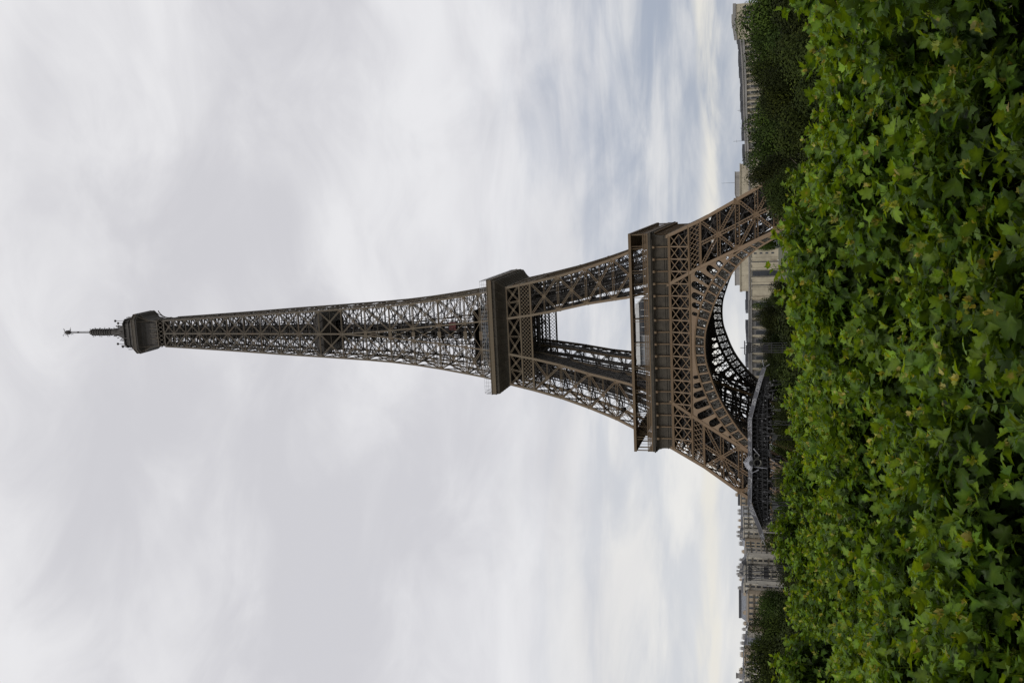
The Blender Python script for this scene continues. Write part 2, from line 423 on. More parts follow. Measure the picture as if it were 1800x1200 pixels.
    for k in range(-10, 10):
        for j in range(2):
            za, zb = 50.1-3.2*j, 50.1-3.2*(j+1)
            for x0, x1 in ((k*bay, (k+1)*bay), ((k+1)*bay, k*bay)):
                p, q = [x0, za], [x1, zb]
                if max(abs(x0), abs(x1)) > w_(46.9)+.6: continue
                cl = lambda x, z: max(-w_(z), min(w_(z), x))
                band.bar(F(cl(*p), za), F(cl(*q), zb), .27, .22, FR)
    for sgn in (-1, 1):      # dense lattice strip across each leg
        z0, z1 = 39.6, 43.3
        band.bar((sgn*w_(39.5), -w_(39.5)-.1, 39.5), (sgn*i_(39.5), -w_(39.5)-.1, 39.5), .7, .8, FR)
        nrow = 2; hrow = (z1-z0)/nrow; nx_ = 9; 
        for r in range(nrow):
            for c in range(nx_):
                za, zb = z0+r*hrow, z0+(r+1)*hrow
                def X(z, t): return sgn*(i_(z)+(w_(z)-i_(z))*t)
                t0, t1 = c/nx_, (c+1)/nx_
                band.bar(F(X(za, t0), za), F(X(zb, t1), zb), .17, .2, FR); band.bar(F(X(za, t1), za), F(X(zb, t0), zb), .17, .2, FR)
    ib = MB()
    for yoff in (4.2, 14.5):
        Fi = lambda x, z: (x, -w_(z)+yoff, z)
        for z, hh in ((50.3, .8), (43.5, .8), (47, .35)): ib.bar((-w_(z)+2, -w_(z)+yoff, z), (w_(z)-2, -w_(z)+yoff, z), hh, .5, FR)
        for k in range(-15, 15):
            x0, x1 = k*2.3+1.1, (k+1)*2.3+1.1
            for j in range(3):
                za, zb = 50.1-2.2*j, 50.1-2.2*(j+1)
                ib.bar(Fi(x0, za), Fi(x1, zb), .34, .25, FR); ib.bar(Fi(x1, za), Fi(x0, zb), .34, .25, FR)
            ib.bar(Fi(x0, 50), Fi(x0, 43.7), .4, .3, FR)
    for k in range(-8, 9):
        x = k*bay; ib.bar((x, -w_(50)+.4, 50.2), (x, -w_(50)+14.5, 50.2), .4, .4, (0, 0, 1)); ib.bar((x, -w_(43.7)+.4, 43.9), (x, -w_(43.7)+14.5, 43.9), .4, .4, (0, 0, 1))
        ib.bar((x, -w_(43.7)+.4, 43.9), (x+bay, -w_(43.7)+7, 43.9), .25, .3, (0, 0, 1)); ib.bar((x+bay, -w_(43.7)+.4, 43.9), (x, -w_(43.7)+7, 43.9), .25, .3, (0, 0, 1))
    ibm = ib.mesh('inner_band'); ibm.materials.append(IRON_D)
    bandm = band.mesh('lattice_band'); bandm.materials.append(IRON)
    # arch ring
    inn = [(0, 38.7), (5, 38.3), (9.5, 37.0), (14.3, 35.3), (19, 33.0), (24.3, 29.5), (28.6, 25.9), (33.2, 20.3), (37.2, 13.5), (39.6, 9)]
    outr = [(0, 42.1), (5.5, 41.7), (10.5, 40.7), (15.8, 38.8), (21, 36.2), (26.3, 32.5), (30.3, 28.6), (34.2, 22.6), (37.8, 15.0), (40, 9.5)]
    def smooth(pts, n):
        P = [Vector((-pts[1][0], pts[1][1]))]+[Vector(p) for p in pts]+[Vector(pts[-1])*2-Vector(pts[-2])]
        o = []
        for s in range(n+1):
            t = s/n*(len(pts)-1); k = min(int(t), len(pts)-2); u = t-k
            a, b, c, d = P[k], P[k+1], P[k+2], P[k+3]
            o.append(.5*((2*b)+(c-a)*u+(2*a-5*b+4*c-d)*u*u+(3*b-a-3*c+d)*u**3))
        return o
    NA = 36
    ri, ro = smooth(inn, NA), smooth(outr, NA)
    archf = MB(); archb = MB(); ornf = MB(); ornb = MB()
    for dy_, big in ((0, True), (3.4, False)):
        arch, orn = (archf, ornf) if big else (archb, ornb)
        G = lambda p, s: (s*p.x, -w_(p.y)-.1+dy_, p.y)
        for s in (-1, 1):
            arch.poly([G(p, s) for p in ri], .5, .9, FR); arch.poly([G(p, s) for p in ro], .5, .9, FR)
            # cells: even arc steps of about 3 m
            L = [0]
            for a, b in zip(ri, ri[1:]): L.append(L[-1]+(b-a).length)
            def pt(l, arr):
                k = 0
                while k < len(L)-2 and L[k+1] < l: k += 1
                u = (l-L[k])/(L[k+1]-L[k]); return arr[k].lerp(arr[k+1], u)
            step = 2.95; m = int(L[-1]/step)
            for c in range(m):
                a0, a1 = pt(c*step, ri), pt((c+1)*step, ri); b0, b1 = pt(c*step, ro), pt((c+1)*step, ro)
                if (b0-a0).length < 1.2: continue
                arch.bar(G(a0, s), G(b0, s), .55 if big else .4, .5, FR)
                if True:
                    am, bm2 = (a0+a1)/2, (b0+b1)/2
                    for t in (.12, .36, .64, .88):
                        orn.bar(G(am.lerp(bm2, .05), s), G(b0.lerp(b1, t), s), .10, .1, FR)
                    for t in (.25, .75):
                        orn.bar(G(a0.lerp(a1, t), s), G(b0.lerp(b1, t).lerp(a0.lerp(a1, t), .3), s), .09, .1, FR)
                    prev = None
                    for q in range(9):
                        th = math.pi*q/8; lx = .5-.42*math.cos(th); lz = .42+.4*math.sin(th)
                        P = a0.lerp(a1, lx).lerp(b0.lerp(b1, lx), lz)
                        if prev is not None: orn.bar(G(prev, s), G(P, s), .13, .1, FR)
                        prev = P
                    prev = None
                    for q in range(9):
                        th = math.pi*q/8; lx = .5-.3*math.cos(th); lz = .12+.3*math.sin(th)
                        P = a0.lerp(a1, lx).lerp(b0.lerp(b1, lx), lz)
                        if prev is not None: orn.bar(G(prev, s), G(P, s), .10, .1, FR)
                        prev = P
                if not big:
                    arch.bar(G((a0+b0)/2, s), G((a1+b1)/2, s), .35, .2, FR)
                    arch.bar(G(a0, s), G(b1, s), .3, .2, FR); arch.bar(G(a1, s), G(b0, s), .3, .2, FR)
            if big:
                G2 = lambda p, s_: (s_*p.x, -w_(p.y)-.1+3.4, p.y)
                for c in range(m):
                    a0, a1 = pt(c*step, ri), pt((c+1)*step, ri)
                    for h in range(2):
                        l0, l1 = a0.lerp(a1, h/2), a0.lerp(a1, (h+1)/2)
                        archb.bar(G(l0, s), G2(l1, s), .4, .2, (0, 0, 1)); archb.bar(G(l1, s), G2(l0, s), .4, .2, (0, 0, 1))
                    b0 = pt(c*step, ro); archb.bar(G(b0, s), G2(b0, s), .3, .2, (0, 0, 1))
    am_, om_ = archf.mesh('arch'), ornf.mesh('arch_ornament'); am_.materials.append(IRON); om_.materials.append(material('ornament_paint', (0.058, 0.052, 0.040), .7, .3, .8))
    o_ = len(archb.v); archb.v.extend(ornb.v); archb.f.extend([tuple(o_+i for i in f) for f in ornb.f])
    for k in range(-13, 13):      # lattice behind the spandrel
        for j in range(8):
            x0, x1 = k*2.4, (k+1)*2.4; za, zb = 43.2-1.9*j, 43.2-1.9*(j+1)
            if min(abs(x0), abs(x1)) < 13 and j > 0: continue
            lo_ = interp(sorted((p.x, p.y) for p in ro), max(abs(x0), abs(x1)))
            if zb < lo_-1.0 or max(abs(x0), abs(x1)) > i_(zb): continue
            archb.bar((x0, -w_(za)+3.4, za), (x1, -w_(zb)+3.4, zb), .3, .2, FR); archb.bar((x1, -w_(za)+3.4, za), (x0, -w_(zb)+3.4, zb), .3, .2, FR)
            archb.bar((x0, -w_(za)+3.4, za), (x0, -w_(zb)+3.4, zb), .45, .2, FR)
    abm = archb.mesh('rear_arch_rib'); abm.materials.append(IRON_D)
    # spandrel plate with rounded openings
    sp = MB()
    legline = [(i_(z)+.0, z) for z in (43.4, 40, 36, 32, 28.6)]
    oc = [(p.x, p.y) for p in ro if p.x < 30.3]
    outer = [(-x, z) for x, z in legline[::-1]]+legline+[(x, z) for x, z in oc[::-1]]+[(-x, z) for x, z in oc[1:]]
    holes = []
    rov = smooth(outr, 200)
    for xb, hw in ((29.0, .55), (26.75, 1.0), (24.15, 1.18), (21.35, 1.22), (18.5, 1.2), (15.6, 1.1), (12.9, .9), (10.4, .62)):
        k = min(range(200), key=lambda q: abs(rov[q].x-xb)); B = rov[k]; T = (rov[k+1]-rov[k-1]).normalized(); Nn = Vector((-T.y, T.x))
        if Nn.y < 0: Nn = -Nn
        s0 = .35; s = s0
        def inside(P, r):
            d_leg = (i_(P.y)-P.x)*.87
            return P.y+r < 42.9 and d_leg-r > .45
        while inside(B+Nn*(s+.1), hw) and s < 9: s += .1
        if s < s0+.2: s = s0+.2
        C0, C1 = B+Nn*s0, B+Nn*s
        h = [C0-T*hw, C0+T*hw]
        for q in range(0, 13):
            th = math.pi*q/12; h.append(C1+T*hw*math.cos(th)+Nn*hw*math.sin(th))
        h = [(p.x, p.y) for p in h]
        holes.append(h); holes.append([(-x, z) for x, z in h[::-1]])
    for h in holes:
        for x, z in h:
            pass
    sp.plate([outer]+holes, lambda x, z: (x, -w_(z)-.25, z), .5)
    spm = sp.mesh('spandrel'); spm.materials.append(IRON)

    # ---- frieze, cornice, gallery on one side
    fz = MB()
    prof = [(50.7, 36.75), (51.6, 36.72), (52.6, 36.68), (53.6, 36.68), (54.5, 36.78), (55.2, 37.0), (55.9, 37.45)]
    for (z0, a), (z1, b) in zip(prof, prof[1:]):
        fz.add([(-a, -a, z0), (a, -a, z0), (b, -b, z1), (-b, -b, z1)], ((0, 1, 2, 3),))
        fz.add([(-a+.3, -a+.3, z0), (a-.3, -a+.3, z0), (b-.3, -b+.3, z1), (-b+.3, -b+.3, z1)], ((3, 2, 1, 0),))
    for z0, z1, a in ((55.9, 56.35, 37.7), (56.35, 56.75, 38.0), (56.75, 57.35, 37.75), (50.45, 50.75, 36.95), (52.05, 52.25, 36.85), (51.35, 51.5, 36.85)):
        fz.box(-a, a, -a, -a+(.6 if z0 < 55 else 2.0), z0, z1)
    brk = []
    for k in range(-9, 10):
        x = k*bay
        if abs(x) > 37: continue
        cons = MB()
        cons.bar((x, -37.0, 50.8), (x, -36.95, 55.5), .38, .5, FR)
        cons.bar((x, -37.3, 55.5), (x, -37.3, 55.9), .8, .9, FR)
        cons.lathe([(.35, -.35), (.5, 0), (.35, .35), (.05, .45)], (x, -37.55, 55.3), 8)
        brk.append(cons.mesh('bracket')); brk[-1].materials.append(IRON)
    fzm = fz.mesh('frieze')
    IRON_F = material('shade_tinted_frieze', (0.046, 0.038, 0.027), .8, .25, .5, dirt=(0.036, 0.027, 0.018))  # tower paint darkened: shade under the cornice is put into the colour
    fzm.materials.append(IRON_F)
    gal = MB()
    gal.box(-37.75, 37.75, -37.75, -37.6, 58.95, 59.15); gal.box(-37.7, 37.7, -37.7, -37.66, 58.2, 58.35)      # hand rail
    gal.box(-37.7, 37.7, -37.68, -37.64, 57.35, 57.75)
    for k in range(0, 188):
        x = -37.6+k*.4
        gal.bar((x, -37.66, 57.3), (x, -37.66, 59.0), .2, .05, FR)
    can = MB()
    can.box(-37.8, 37.8, -37.8, -37.2, 63.05, 63.95)
    can.box(-32.4, 32.4, -32.6, -32.4, 63.1, 63.7)
    can.add([(-37.7, -37.7, 63.75), (37.7, -37.7, 63.75), (31.5, -31.5, 63.85), (-31.5, -31.5, 63.85),
             (-37.7, -37.7, 63.45), (37.7, -37.7, 63.45), (31.5, -31.5, 63.45), (-31.5, -31.5, 63.45)], ((0, 1, 2, 3), (7, 6, 5, 4), (0, 3, 7, 4), (1, 5, 6, 2), (2, 6, 7, 3)))
    plist = []
    for k in range(-9, 10):
        x = k*bay; posts = MB()
        if k % 2 == 0:
            for o in (-.42, .42): posts.bar((x+o, -37.4, 57.3), (x+o, -37.4, 63.3), .17, .17, FR)
            posts.bar((x, -32.5, 57.3), (x, -32.5, 63.3), .3, .3, FR)
        else: posts.bar((x, -37.4, 57.3), (x, -37.4, 63.3), .07, .07, FR)
        if k % 2 == 0:
            posts.bar((x-.42, -37.4, 63.0), (x+.42, -37.4, 63.0), .12, .12, FR); posts.bar((x, -37.4, 62.95), (x, -32.5, 62.95), .12, .12, (0, 0, 1))
        plist.append(posts.mesh('gallery_post')); plist[-1].materials.append(IRON)
    posts = MB(); posts.bar((-37.4, -37.4, 57.3), (-37.4, -37.4, 63.3), .25, .25, FR)
    plist.append(posts.mesh('gallery_post')); plist[-1].materials.append(IRON)
    galm, canm = gal.mesh('railing'), can.mesh('canopy')
    for m_ in (galm, canm): m_.materials.append(IRON)
    for k in range(4):
        a = k*math.pi/2
        link('inner_band', ibm, link('lattice_band', bandm, root, rz=a))
        ao = link('arch', am_, root, rz=a); link('ornament', om_, ao); link('rear_rib', abm, ao); link('spandrel', spm, ao)
        fo = link('frieze', fzm, root, rz=a); [link('bracket', q, fo) for q in brk]
        go = link('gallery_canopy', canm, root, rz=a); link('railing', galm, go); [link('gallery_post', q, go) for q in plist]
    # first platform floor with central opening and deep beams
    fl = MB()
    for k in range(4):
        c, s = math.cos(k*math.pi/2), math.sin(k*math.pi/2)
        def rot(p): return (p[0]*c-p[1]*s, p[0]*s+p[1]*c, p[2])
        q = [(-37, -37), (37, -37), (13, -13), (-13, -13)]
        fl.add([rot((x, y, z)) for z in (56.2, 57.2) for x, y in q], ((3, 2, 1, 0), (4, 5, 6, 7), (0, 1, 5, 4), (2, 3, 7, 6)))
    fb = MB()
    for y in (-29, -21, -13, 13, 21, 29):
        for z0, z1 in ((50.4, 51.0), (55.4, 56.2)):
            fb.box(-36, 36, y-.3, y+.3, z0, z1); fb.box(y-.3, y+.3, -36, 36, z0+.01, z1+.01)
        for k in range(-17, 17):
            fb.bar((k*2.1, y, 51), ((k+1)*2.1, y, 55.4) if k % 2 else ((k-1)*2.1+2.1, y, 55.4), .25, .25, FR)
            fb.bar((k*2.1, y, 51), ((k+1)*2.1, y, 55.6), .2, .2, FR); fb.bar((y, k*2.1, 51), (y, (k+1)*2.1, 55.6), .2, .2, LF)
            fb.bar((k*2.1, y, 55.4), ((k+1)*2.1, y, 51), .2, .2, FR); fb.bar((y, k*2.1, 55.4), (y, (k+1)*2.1, 51), .2, .2, LF)
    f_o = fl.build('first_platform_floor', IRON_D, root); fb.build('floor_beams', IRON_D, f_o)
    # glazed pavilion on the first platform between the legs
    pv = MB(); pv.box(-10.5, 12.5, -21, -12, 57.2, 63.6)
    pvo = pv.build('platform_pavilion', M['greypanel'], root)
    rf = MB(); 
    rp = [(-12.2, 58.2), (-11.6, 62.2), (-10.6, 64.2), (-6, 65.1), (2, 65.3), (8, 65.2), (11.6, 64.4), (13.4, 62.9), (14.2, 60.6), (14.3, 58.2)]
    for (x0, z0), (x1, z1) in zip(rp, rp[1:]):
        rf.add([(x0, -21.6, z0), (x1, -21.6, z1), (x1, -11.5, z1), (x0, -11.5, z0), (x0, -21.6, z0-.45), (x1, -21.6, z1-.45), (x1, -11.5, z1-.45), (x0, -11.5, z0-.45)],
               ((0, 1, 2, 3), (7, 6, 5, 4), (0, 4, 5, 1), (3, 2, 6, 7)))
    rf.box(-10.3, 12.0, -21.75, -21.3, 63.3, 64.6)
    rf.build('pavilion_roof', M['white'], pvo)
    gw = MB(); gw.box(0.5, 12.9, -21.12, -21.02, 58.0, 63.3); gw.box(-10.0, -8.9, -21.12, -21.02, 58.4, 60.4); gw.box(-3.2, -1.2, -21.12, -21.02, 57.8, 60.0)
    pieces(gw, 'pavilion_window', M['window'], pvo)
    gm = MB()
    for x in (0.5, 3.6, 6.7, 7.6, 9.8, 12.8): gm.bar((x, -21.2, 57.8), (x, -21.2, 64.2), .16, .14, FR)
    for x in (-4.4, -8.5): gm.bar((x, -21.2, 57.4), (x, -21.2, 63.6), .12, .12, FR)
    pieces(gm, 'mullion', M['white'], pvo)
    # ---- second platform
    band = MB()
    for y, n in ((-1, 1),):
        pass
    def diamond(mb, half, yy, z0, z1, pitch, rows, t, slope=True):
        h = (z1-z0)/rows
        k0 = int(half/pitch)+1
        for r in range(rows):
            for k in range(-k0, k0):
                za, zb = z0+r*h, z0+(r+1)*h
                x0, x1 = k*pitch, (k+1)*pitch
                if max(abs(x0), abs(x1)) > half: continue
                ya, yb = (-w_(za)-.05, -w_(zb)-.05) if slope else (yy, yy)
                mb.bar((x0, ya, za), (x1, yb, zb), t, .15, FR); mb.bar((x1, ya, za), (x0, yb, zb), t, .15, FR)
    for z, hh in ((103.5, .55), (107.9, .5), (113.1, .5)):
        W_ = w_(z); band.bar((-W_, -W_-.05, z), (W_, -W_-.05, z), hh, .6, FR)
    diamond(band, 20.0, 0, 103.7, 107.7, 1.42, 3, .15)
    def fx(x, z): return (x, -w_(z)-.05, z)
    for s in (-1, 1):
        za, zb = 108.1, 112.9
        xs = lambda z: [0, i_(z), i_(z)+(w_(z)-i_(z))*.5, w_(z)]
        for k in range(3):
            a0, a1 = xs(za)[k], xs(za)[k+1]; b0, b1 = xs(zb)[k], xs(zb)[k+1]
            band.girder(fx(s*a0, za), fx(s*b1, zb), .45, FR, .13, .09, .25, .8); band.girder(fx(s*a1, za), fx(s*b0, zb), .45, FR, .13, .09, .25, .8)
            band.girder(fx(s*a0, za), fx(s*b0, zb), .5, FR, .14, .09, .3, .8)
            mc = fx(s*(a0+a1+b0+b1)/4, 110.5); band.bar((mc[0], mc[1], mc[2]-.4), (mc[0], mc[1], mc[2]+.4), .8, .35, FR)
    bandm = band.mesh('upper_lattice_band'); bandm.materials.append(IRON)
    ing = MB()
    for y in (-8.2, 8.2):
        ing.box(-18.8, 18.8, y-.25, y+.25, 103.3, 103.8); ing.box(-18, 18, y-.4, y+.4, 107.5, 108.3); ing.box(-18, 18, y-.25, y+.25, 110.6, 111)
        diamond(ing, 19, y, 103.8, 107.5, 1.42, 3, .2, False)
        diamond(ing, 18, y, 108.3, 113.2, 1.6, 3, .2, False)
    ingm = ing.mesh('inner_girder'); ingm.materials.append(IRON_D)
    IRON_R = material('rib_paint', (0.085, 0.07, 0.05), .7, .2, .5)
    cv = MB()
    prof = [(113.2, 18.25), (113.9, 18.6), (114.6, 19.1), (115.3, 19.75), (116.0, 20.5), (116.7, 21.15), (118.0, 21.3)]
    for (z0, a), (z1, b) in zip(prof, prof[1:]):
        cv.add([(-a, -a, z0), (a, -a, z0), (b, -b, z1), (-b, -b, z1)], ((0, 1, 2, 3),))
    cv.box(-18.4, 18.4, -18.45, -18.2, 113.0, 113.35)
    ribl = []
    for k in range(-6, 7):
        rib = MB()
        for (z0, a), (z1, b) in zip(prof, prof[1:]):
            x0, x1 = k/6*a, k/6*b
            if abs(k) == 6: x0 *= .995; x1 *= .995
            rib.bar((x0, -a-.1, z0), (x1, -b-.1, z1), .13, .25, FR)
        ribl.append(rib.mesh('rib')); ribl[-1].materials.append(IRON_R)
    fas = MB(); fas.box(-21.55, 21.55, -21.55, -21.2, 118.0, 119.7); fas.box(-21.7, 21.7, -21.7, -21.15, 119.55, 119.75); fas.box(-21.65, 21.65, -21.65, -21.2, 117.9, 118.1)
    fen = MB()
    for k in range(0, 31):
        x = -21.3+k*1.42
        fen.poly([(x, -21.4, 119.7), (x, -21.45, 121.6), (x, -20.9, 122.5)], .07, .07, FR)
    for z, y in ((120.9, -21.42), (121.6, -21.45), (122.5, -20.9)): fen.box(-21.4, 21.4, y-.03, y+.03, z, z+.06)
    for k in range(0, 86):
        x = -21.3+k*.5; fen.bar((x, -21.43, 119.7), (x, -21.43, 121.6), .02, .02, FR)
    cvm, fsm, fnm = cv.mesh('platform_cove'), fas.mesh('platform_fascia'), fen.mesh('safety_fence')
    cvm.materials.append(IRON_F); fsm.materials.append(IRON); fnm.materials.append(M['greypanel'])
    for k in range(4):
        a = k*math.pi/2
        b_ = link('upper_lattice_band', bandm, root, rz=a)
        if k < 2: link('inner_girder', ingm, root, rz=a)
        c_ = link('second_platform_side', cvm, root, rz=a)
        [link('rib', q, c_) for q in ribl]; link('fascia', fsm, c_); link('safety_fence', fnm, c_)
    d2 = MB(); d2.box(-20.8, 20.8, -20.8, 20.8, 117.6, 118.4); d2.box(-18, 18, -18, 18, 112.6, 112.9)
    for k in range(-4, 5): d2.box(-18, 18, k*4-.2, k*4+.2, 108.2, 108.9); d2.box(k*4-.2, k*4+.2, -18, 18, 108.25, 108.95)
    d2.build('second_platform_floor', IRON_D, root)
    # cabins and upper deck of the second platform
    kb = MB(); kb.box(-13, 13, -13, 13, 118.4, 121.6); kb.box(-14.2, 14.2, -14.2, 14.2, 121.6, 122.1)
    kb.box(-4, 8, -11.5, 11, 122.1, 126.5); kb.box(-10.5, -5, -11.5, 9, 122.1, 128.0); kb.box(-11, 9, -12.4, 11, 128.0, 128.5)
    ko = kb.build('upper_deck_cabins', IRON_D, root)
    kw = MB()
    for x in range(-12, 13, 3): kw.box(x-1.1, x+1.1, -13.08, -13.02, 119, 121.2)
    kw.box(-3.6, 3.4, -11.6, -11.52, 122.8, 125.8)
    pieces(kw, 'cabin_window', M['window'], ko)
    kz = MB()
    for k in range(8): kz.box(-3.4, 3.2, -11.7, -11.62, 122.9+k*.38, 123.02+k*.38)
    kz.box(-13.6, 13.6, -14.35, -14.25, 122.2, 122.3); kz.box(-13.6, 13.6, -14.35, -14.25, 123.2, 123.3)
    for k in range(28): kz.box(-13.6+k, -13.54+k, -14.33, -14.27, 122.1, 123.2)
    kz.build('cabin_louvres', M['zinc'], ko)
    lift = MB(); lift.box(.6, 3.6, -5, -2.5, 138.3, 141.0); lift.box(.8, 3.4, -5.1, -5.0, 139.4, 140.3)
    lift.build('lift_cabin', M['red'], root)
    l2 = MB(); l2.box(4.5, 7.5, -9, -6, 124.5, 127.5); l2.build('lift_cabin', M['red'], root)
    # ---- the shaft above: one face and its four copies
    zn = [113.3, 118.5, 124.5, 131.1, 142.2, 153.4, 163.5, 174.3, 184.7, 194.9, 204.3, 213.0, 222.0, 230.0, 238.0, 245.2, 251.9, 258.4, 264.3, 269.4]
    sh = MB()
    for s in (-1, 1):
        sh.poly([(s*w_(z), -w_(z), z) for z in zn], .62, .62, FR)
        sh.poly([(s*i_(z), -w_(z)-.02, z) for z in zn if z < 190], .5, .5, FR)
    sh.bar((0, -w_(184.7)-.02, 184.7), (0, -w_(204)-.02, 204), .6, .5, FR)
    sh.poly([(0, -w_(z)-.02, z) for z in zn if z > 200], .6, .5, FR)
    for z0, z1 in zip(zn[1:], zn[2:]):
        g = max(.32, .60*w_(z0)/16); chd = .14+.005*w_(z0)
        for s in (-1, 1):
            P0, P1 = (s*w_(z0), -w_(z0), z0), (s*w_(z1), -w_(z1), z1)
            Q0, Q1 = (s*i_(z0), -w_(z0), z0), (s*i_(z1), -w_(z1), z1)
            sh.girder(P0, Q1, g, FR, chd, .09, .25, g*1.4); sh.girder(Q0, P1, g, FR, chd, .09, .25, g*1.4)
            sh.girder(P0, Q0, g, FR, chd, .09, .25, g*1.4)
            C_ = mid(mid(P0, Q1), mid(Q0, P1)); sh.bar((C_[0], C_[1], C_[2]-.45), (C_[0], C_[1], C_[2]+.45), .8, .3, FR)
            G_ = mid(P0, Q0, .06); sh.bar((G_[0], G_[1], G_[2]-.5), (G_[0], G_[1], G_[2]+.5), .7, .6, FR)
            sh.bar((Q0[0], Q0[1], Q0[2]-.6), (Q0[0], Q0[1], Q0[2]+.6), 1.2, .54, FR)
            # horizontal tie at mid height and light secondary bars
            Pm, Qm = mid(P0, P1), mid(Q0, Q1)
            sh.bar(Pm, C_, .1, .15, FR); sh.bar(Qm, C_, .1, .15, FR)
        if i_(z0) > .3:
            a0, a1 = i_(z0), i_(z1)
            sh.bar((-a0, -w_(z0), z0), (a1, -w_(z1), z1), .22, .2, FR); sh.bar((a0, -w_(z0), z0), (-a1, -w_(z1), z1), .22, .2, FR)
            sh.girder((-a0, -w_(z0), z0), (a0, -w_(z0), z0), .5, FR, .12, .08, .25, .7)
            sh.bar((0, -w_(z0)-.04, z0-.7), (0, -w_(z0)-.04, z0+.7), .7+a0*.5, .3, FR)
    shm = sh.mesh('shaft_side'); shm.materials.append(IRON)
    for k in range(4): link('shaft_side', shm, root, rz=k*math.pi/2)
    core = MB()
    for a in (-1.6, 1.6):
        core.bar((a, 0, 118), (a*.8, 0, 271), .75, 1.6, FR); core.bar((0, a, 118), (0, a*.8, 271), 1.2, .5, FR)
    for a in (-2.3, 2.3):
        for b in (-2.3, 2.3):
            core.bar((a, b, 118), (a*.75, b*.75, 272), .5, .5, FR)
            core.bar((a*1.9, b*1.9, 118), (a*.9, b*.9, 272), .22, .22, FR)
    for z0, z1 in zip(zn[1:], zn[2:]):
        for f in (0, .5):
            z = z0+(z1-z0)*f; W_ = w_(z)*.98; c_ = 2.3*(1-.25*(z-118)/154)
            for s in (-1, 1):
                core.bar((-W_, s*c_, z), (W_, s*c_, z), .2, .25, (0, 0, 1)); core.bar((s*c_, -W_, z), (s*c_, W_, z), .2, .25, (0, 0, 1))
            for q in (-.5, .5):
                core.bar((q*W_, -W_, z), (q*W_, W_, z), .16, .2, (0, 0, 1)); core.bar((-W_, q*W_, z), (W_, q*W_, z), .16, .2, (0, 0, 1))
            W2 = w_(z+(z1-z0)*.5)*.98
            for s in (-1, 1):
                core.bar((s*W_*.5, -W_*.93, z), (s*W2, -W2*.93, z+(z1-z0)*.5), .12, .14, FR); core.bar((s*W_, -W_*.93, z), (s*W2*.5, -W2*.93, z+(z1-z0)*.5), .12, .14, FR)
                core.bar((-W_*.93*s, -W_*.5, z), (-W2*.93*s, -W2, z+(z1-z0)*.5), .12, .14, LF); core.bar((-W_*.93*s, W_, z), (-W2*.93*s, W2*.5, z+(z1-z0)*.5), .12, .14, LF)
                core.bar((s*c_, -W_, z), (s*c_, -c_, z+(z1-z0)*.5), .14, .14, LF); core.bar((-W_, s*c_, z), (-c_, s*c_, z+(z1-z0)*.5), .14, .14, FR)
            if f == 0:
                core.bar((-W_, -W_, z), (W_, W_, z), .28, .28, (0, 0, 1)); core.bar((-W_, W_, z), (W_, -W_, z), .28, .28, (0, 0, 1))
                for s in (-1, 1):
                    core.bar((s*W_, 0, z), (0, W_, z), .3, .3, (0, 0, 1)); core.bar((s*W_, 0, z), (0, -W_, z), .3, .3, (0, 0, 1))
        c0 = 2.3*(1-.25*(z0-118)/154)
        for s in (-1, 1):
            core.bar((-c0, s*c0, z0), (c0, s*c0, z1), .16, .16, FR); core.bar((c0, s*c0, z0), (-c0, s*c0, z1), .16, .16, FR)
            core.bar((s*c0, -c0, z0), (s*c0, c0, z1), .16, .16, LF); core.bar((s*c0, c0, z0), (s*c0, -c0, z1), .16, .16, LF)
    z = 119
    q = 0
    while z < 268:       # spiral stairs
        r_ = 1.1; xx = -w_(z)*.42; a = q*.7
        core.bar((xx, w_(z)*.3, z), (xx+r_*math.cos(a), w_(z)*.3+r_*math.sin(a), z), .35, .06, (0, 0, 1))
        if q % 9 == 0: core.box(-c0 if z > 200 else -3.5, 2.2, -2, 2.6, z, z+.12)
        z += .42; q += 1
    core.bar((-w_(119)*.42, w_(119)*.3, 119), (-w_(268)*.42, w_(268)*.3, 268), .35, .35, FR)
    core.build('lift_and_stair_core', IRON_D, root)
    # intermediate platform: dark bulging lattice collar
    ip = MB()
    for k in range(4):
        c, s = round(math.cos(k*math.pi/2)), round(math.sin(k*math.pi/2))
        def rot(p): return (p[0]*c-p[1]*s, p[0]*s+p[1]*c, p[2])
        for z0, a, z1, b in ((190.2, 4.4, 193.8, 8.3), (193.8, 8.3, 196.2, 8.5), (196.2, 8.5, 199.4, 5.0)):
            ip.add([rot((-a, -a, z0)), rot((a, -a, z0)), rot((b, -b, z1)), rot((-b, -b, z1))], ((0, 1, 2, 3),))
    ip.box(-8.3, 8.3, -8.3, 8.3, 195.0, 195.3)
    ip.build('intermediate_platform', IRON_D, root)
    # ---- summit
    sm = MB()
    for s in ((1, 0), (0, 1), (-1, 0), (0, -1)):
        c, s_ = s
        def rot(p): return (p[0]*c-p[1]*s_, p[0]*s_+p[1]*c, p[2])
        sm.bar(rot((-5.4, -5.45, 269.4)), rot((5.4, -5.45, 269.4)), .5, .5, rot(FR)); sm.bar(rot((-5.4, -5.45, 272.7)), rot((5.4, -5.45, 272.7)), .5, .5, rot(FR))
        for k in range(-3, 3):
            sm.bar(rot((k*1.8, -5.45, 269.6)), rot(((k+1)*1.8, -5.45, 272.5)), .18, .2, rot(FR)); sm.bar(rot(((k+1)*1.8, -5.45, 269.6)), rot((k*1.8, -5.45, 272.5)), .18, .2, rot(FR))
        for k in range(-1, 2): sm.bar(rot((k*2.1, -5.35, 272.7)), rot((k*2.1, -5.5, 280.5)), .3, .3, rot(FR))
        for k in range(-3, 3): sm.bar(rot((k*1.6, -5.3, 273)), rot(((k+1)*1.6, -5.3, 277)), .14, .2, rot(FR)); sm.bar(rot(((k+1)*1.6, -5.3, 273)), rot((k*1.6, -5.3, 277)), .14, .2, rot(FR))
        # curved brackets running out to the gallery
        pts = []
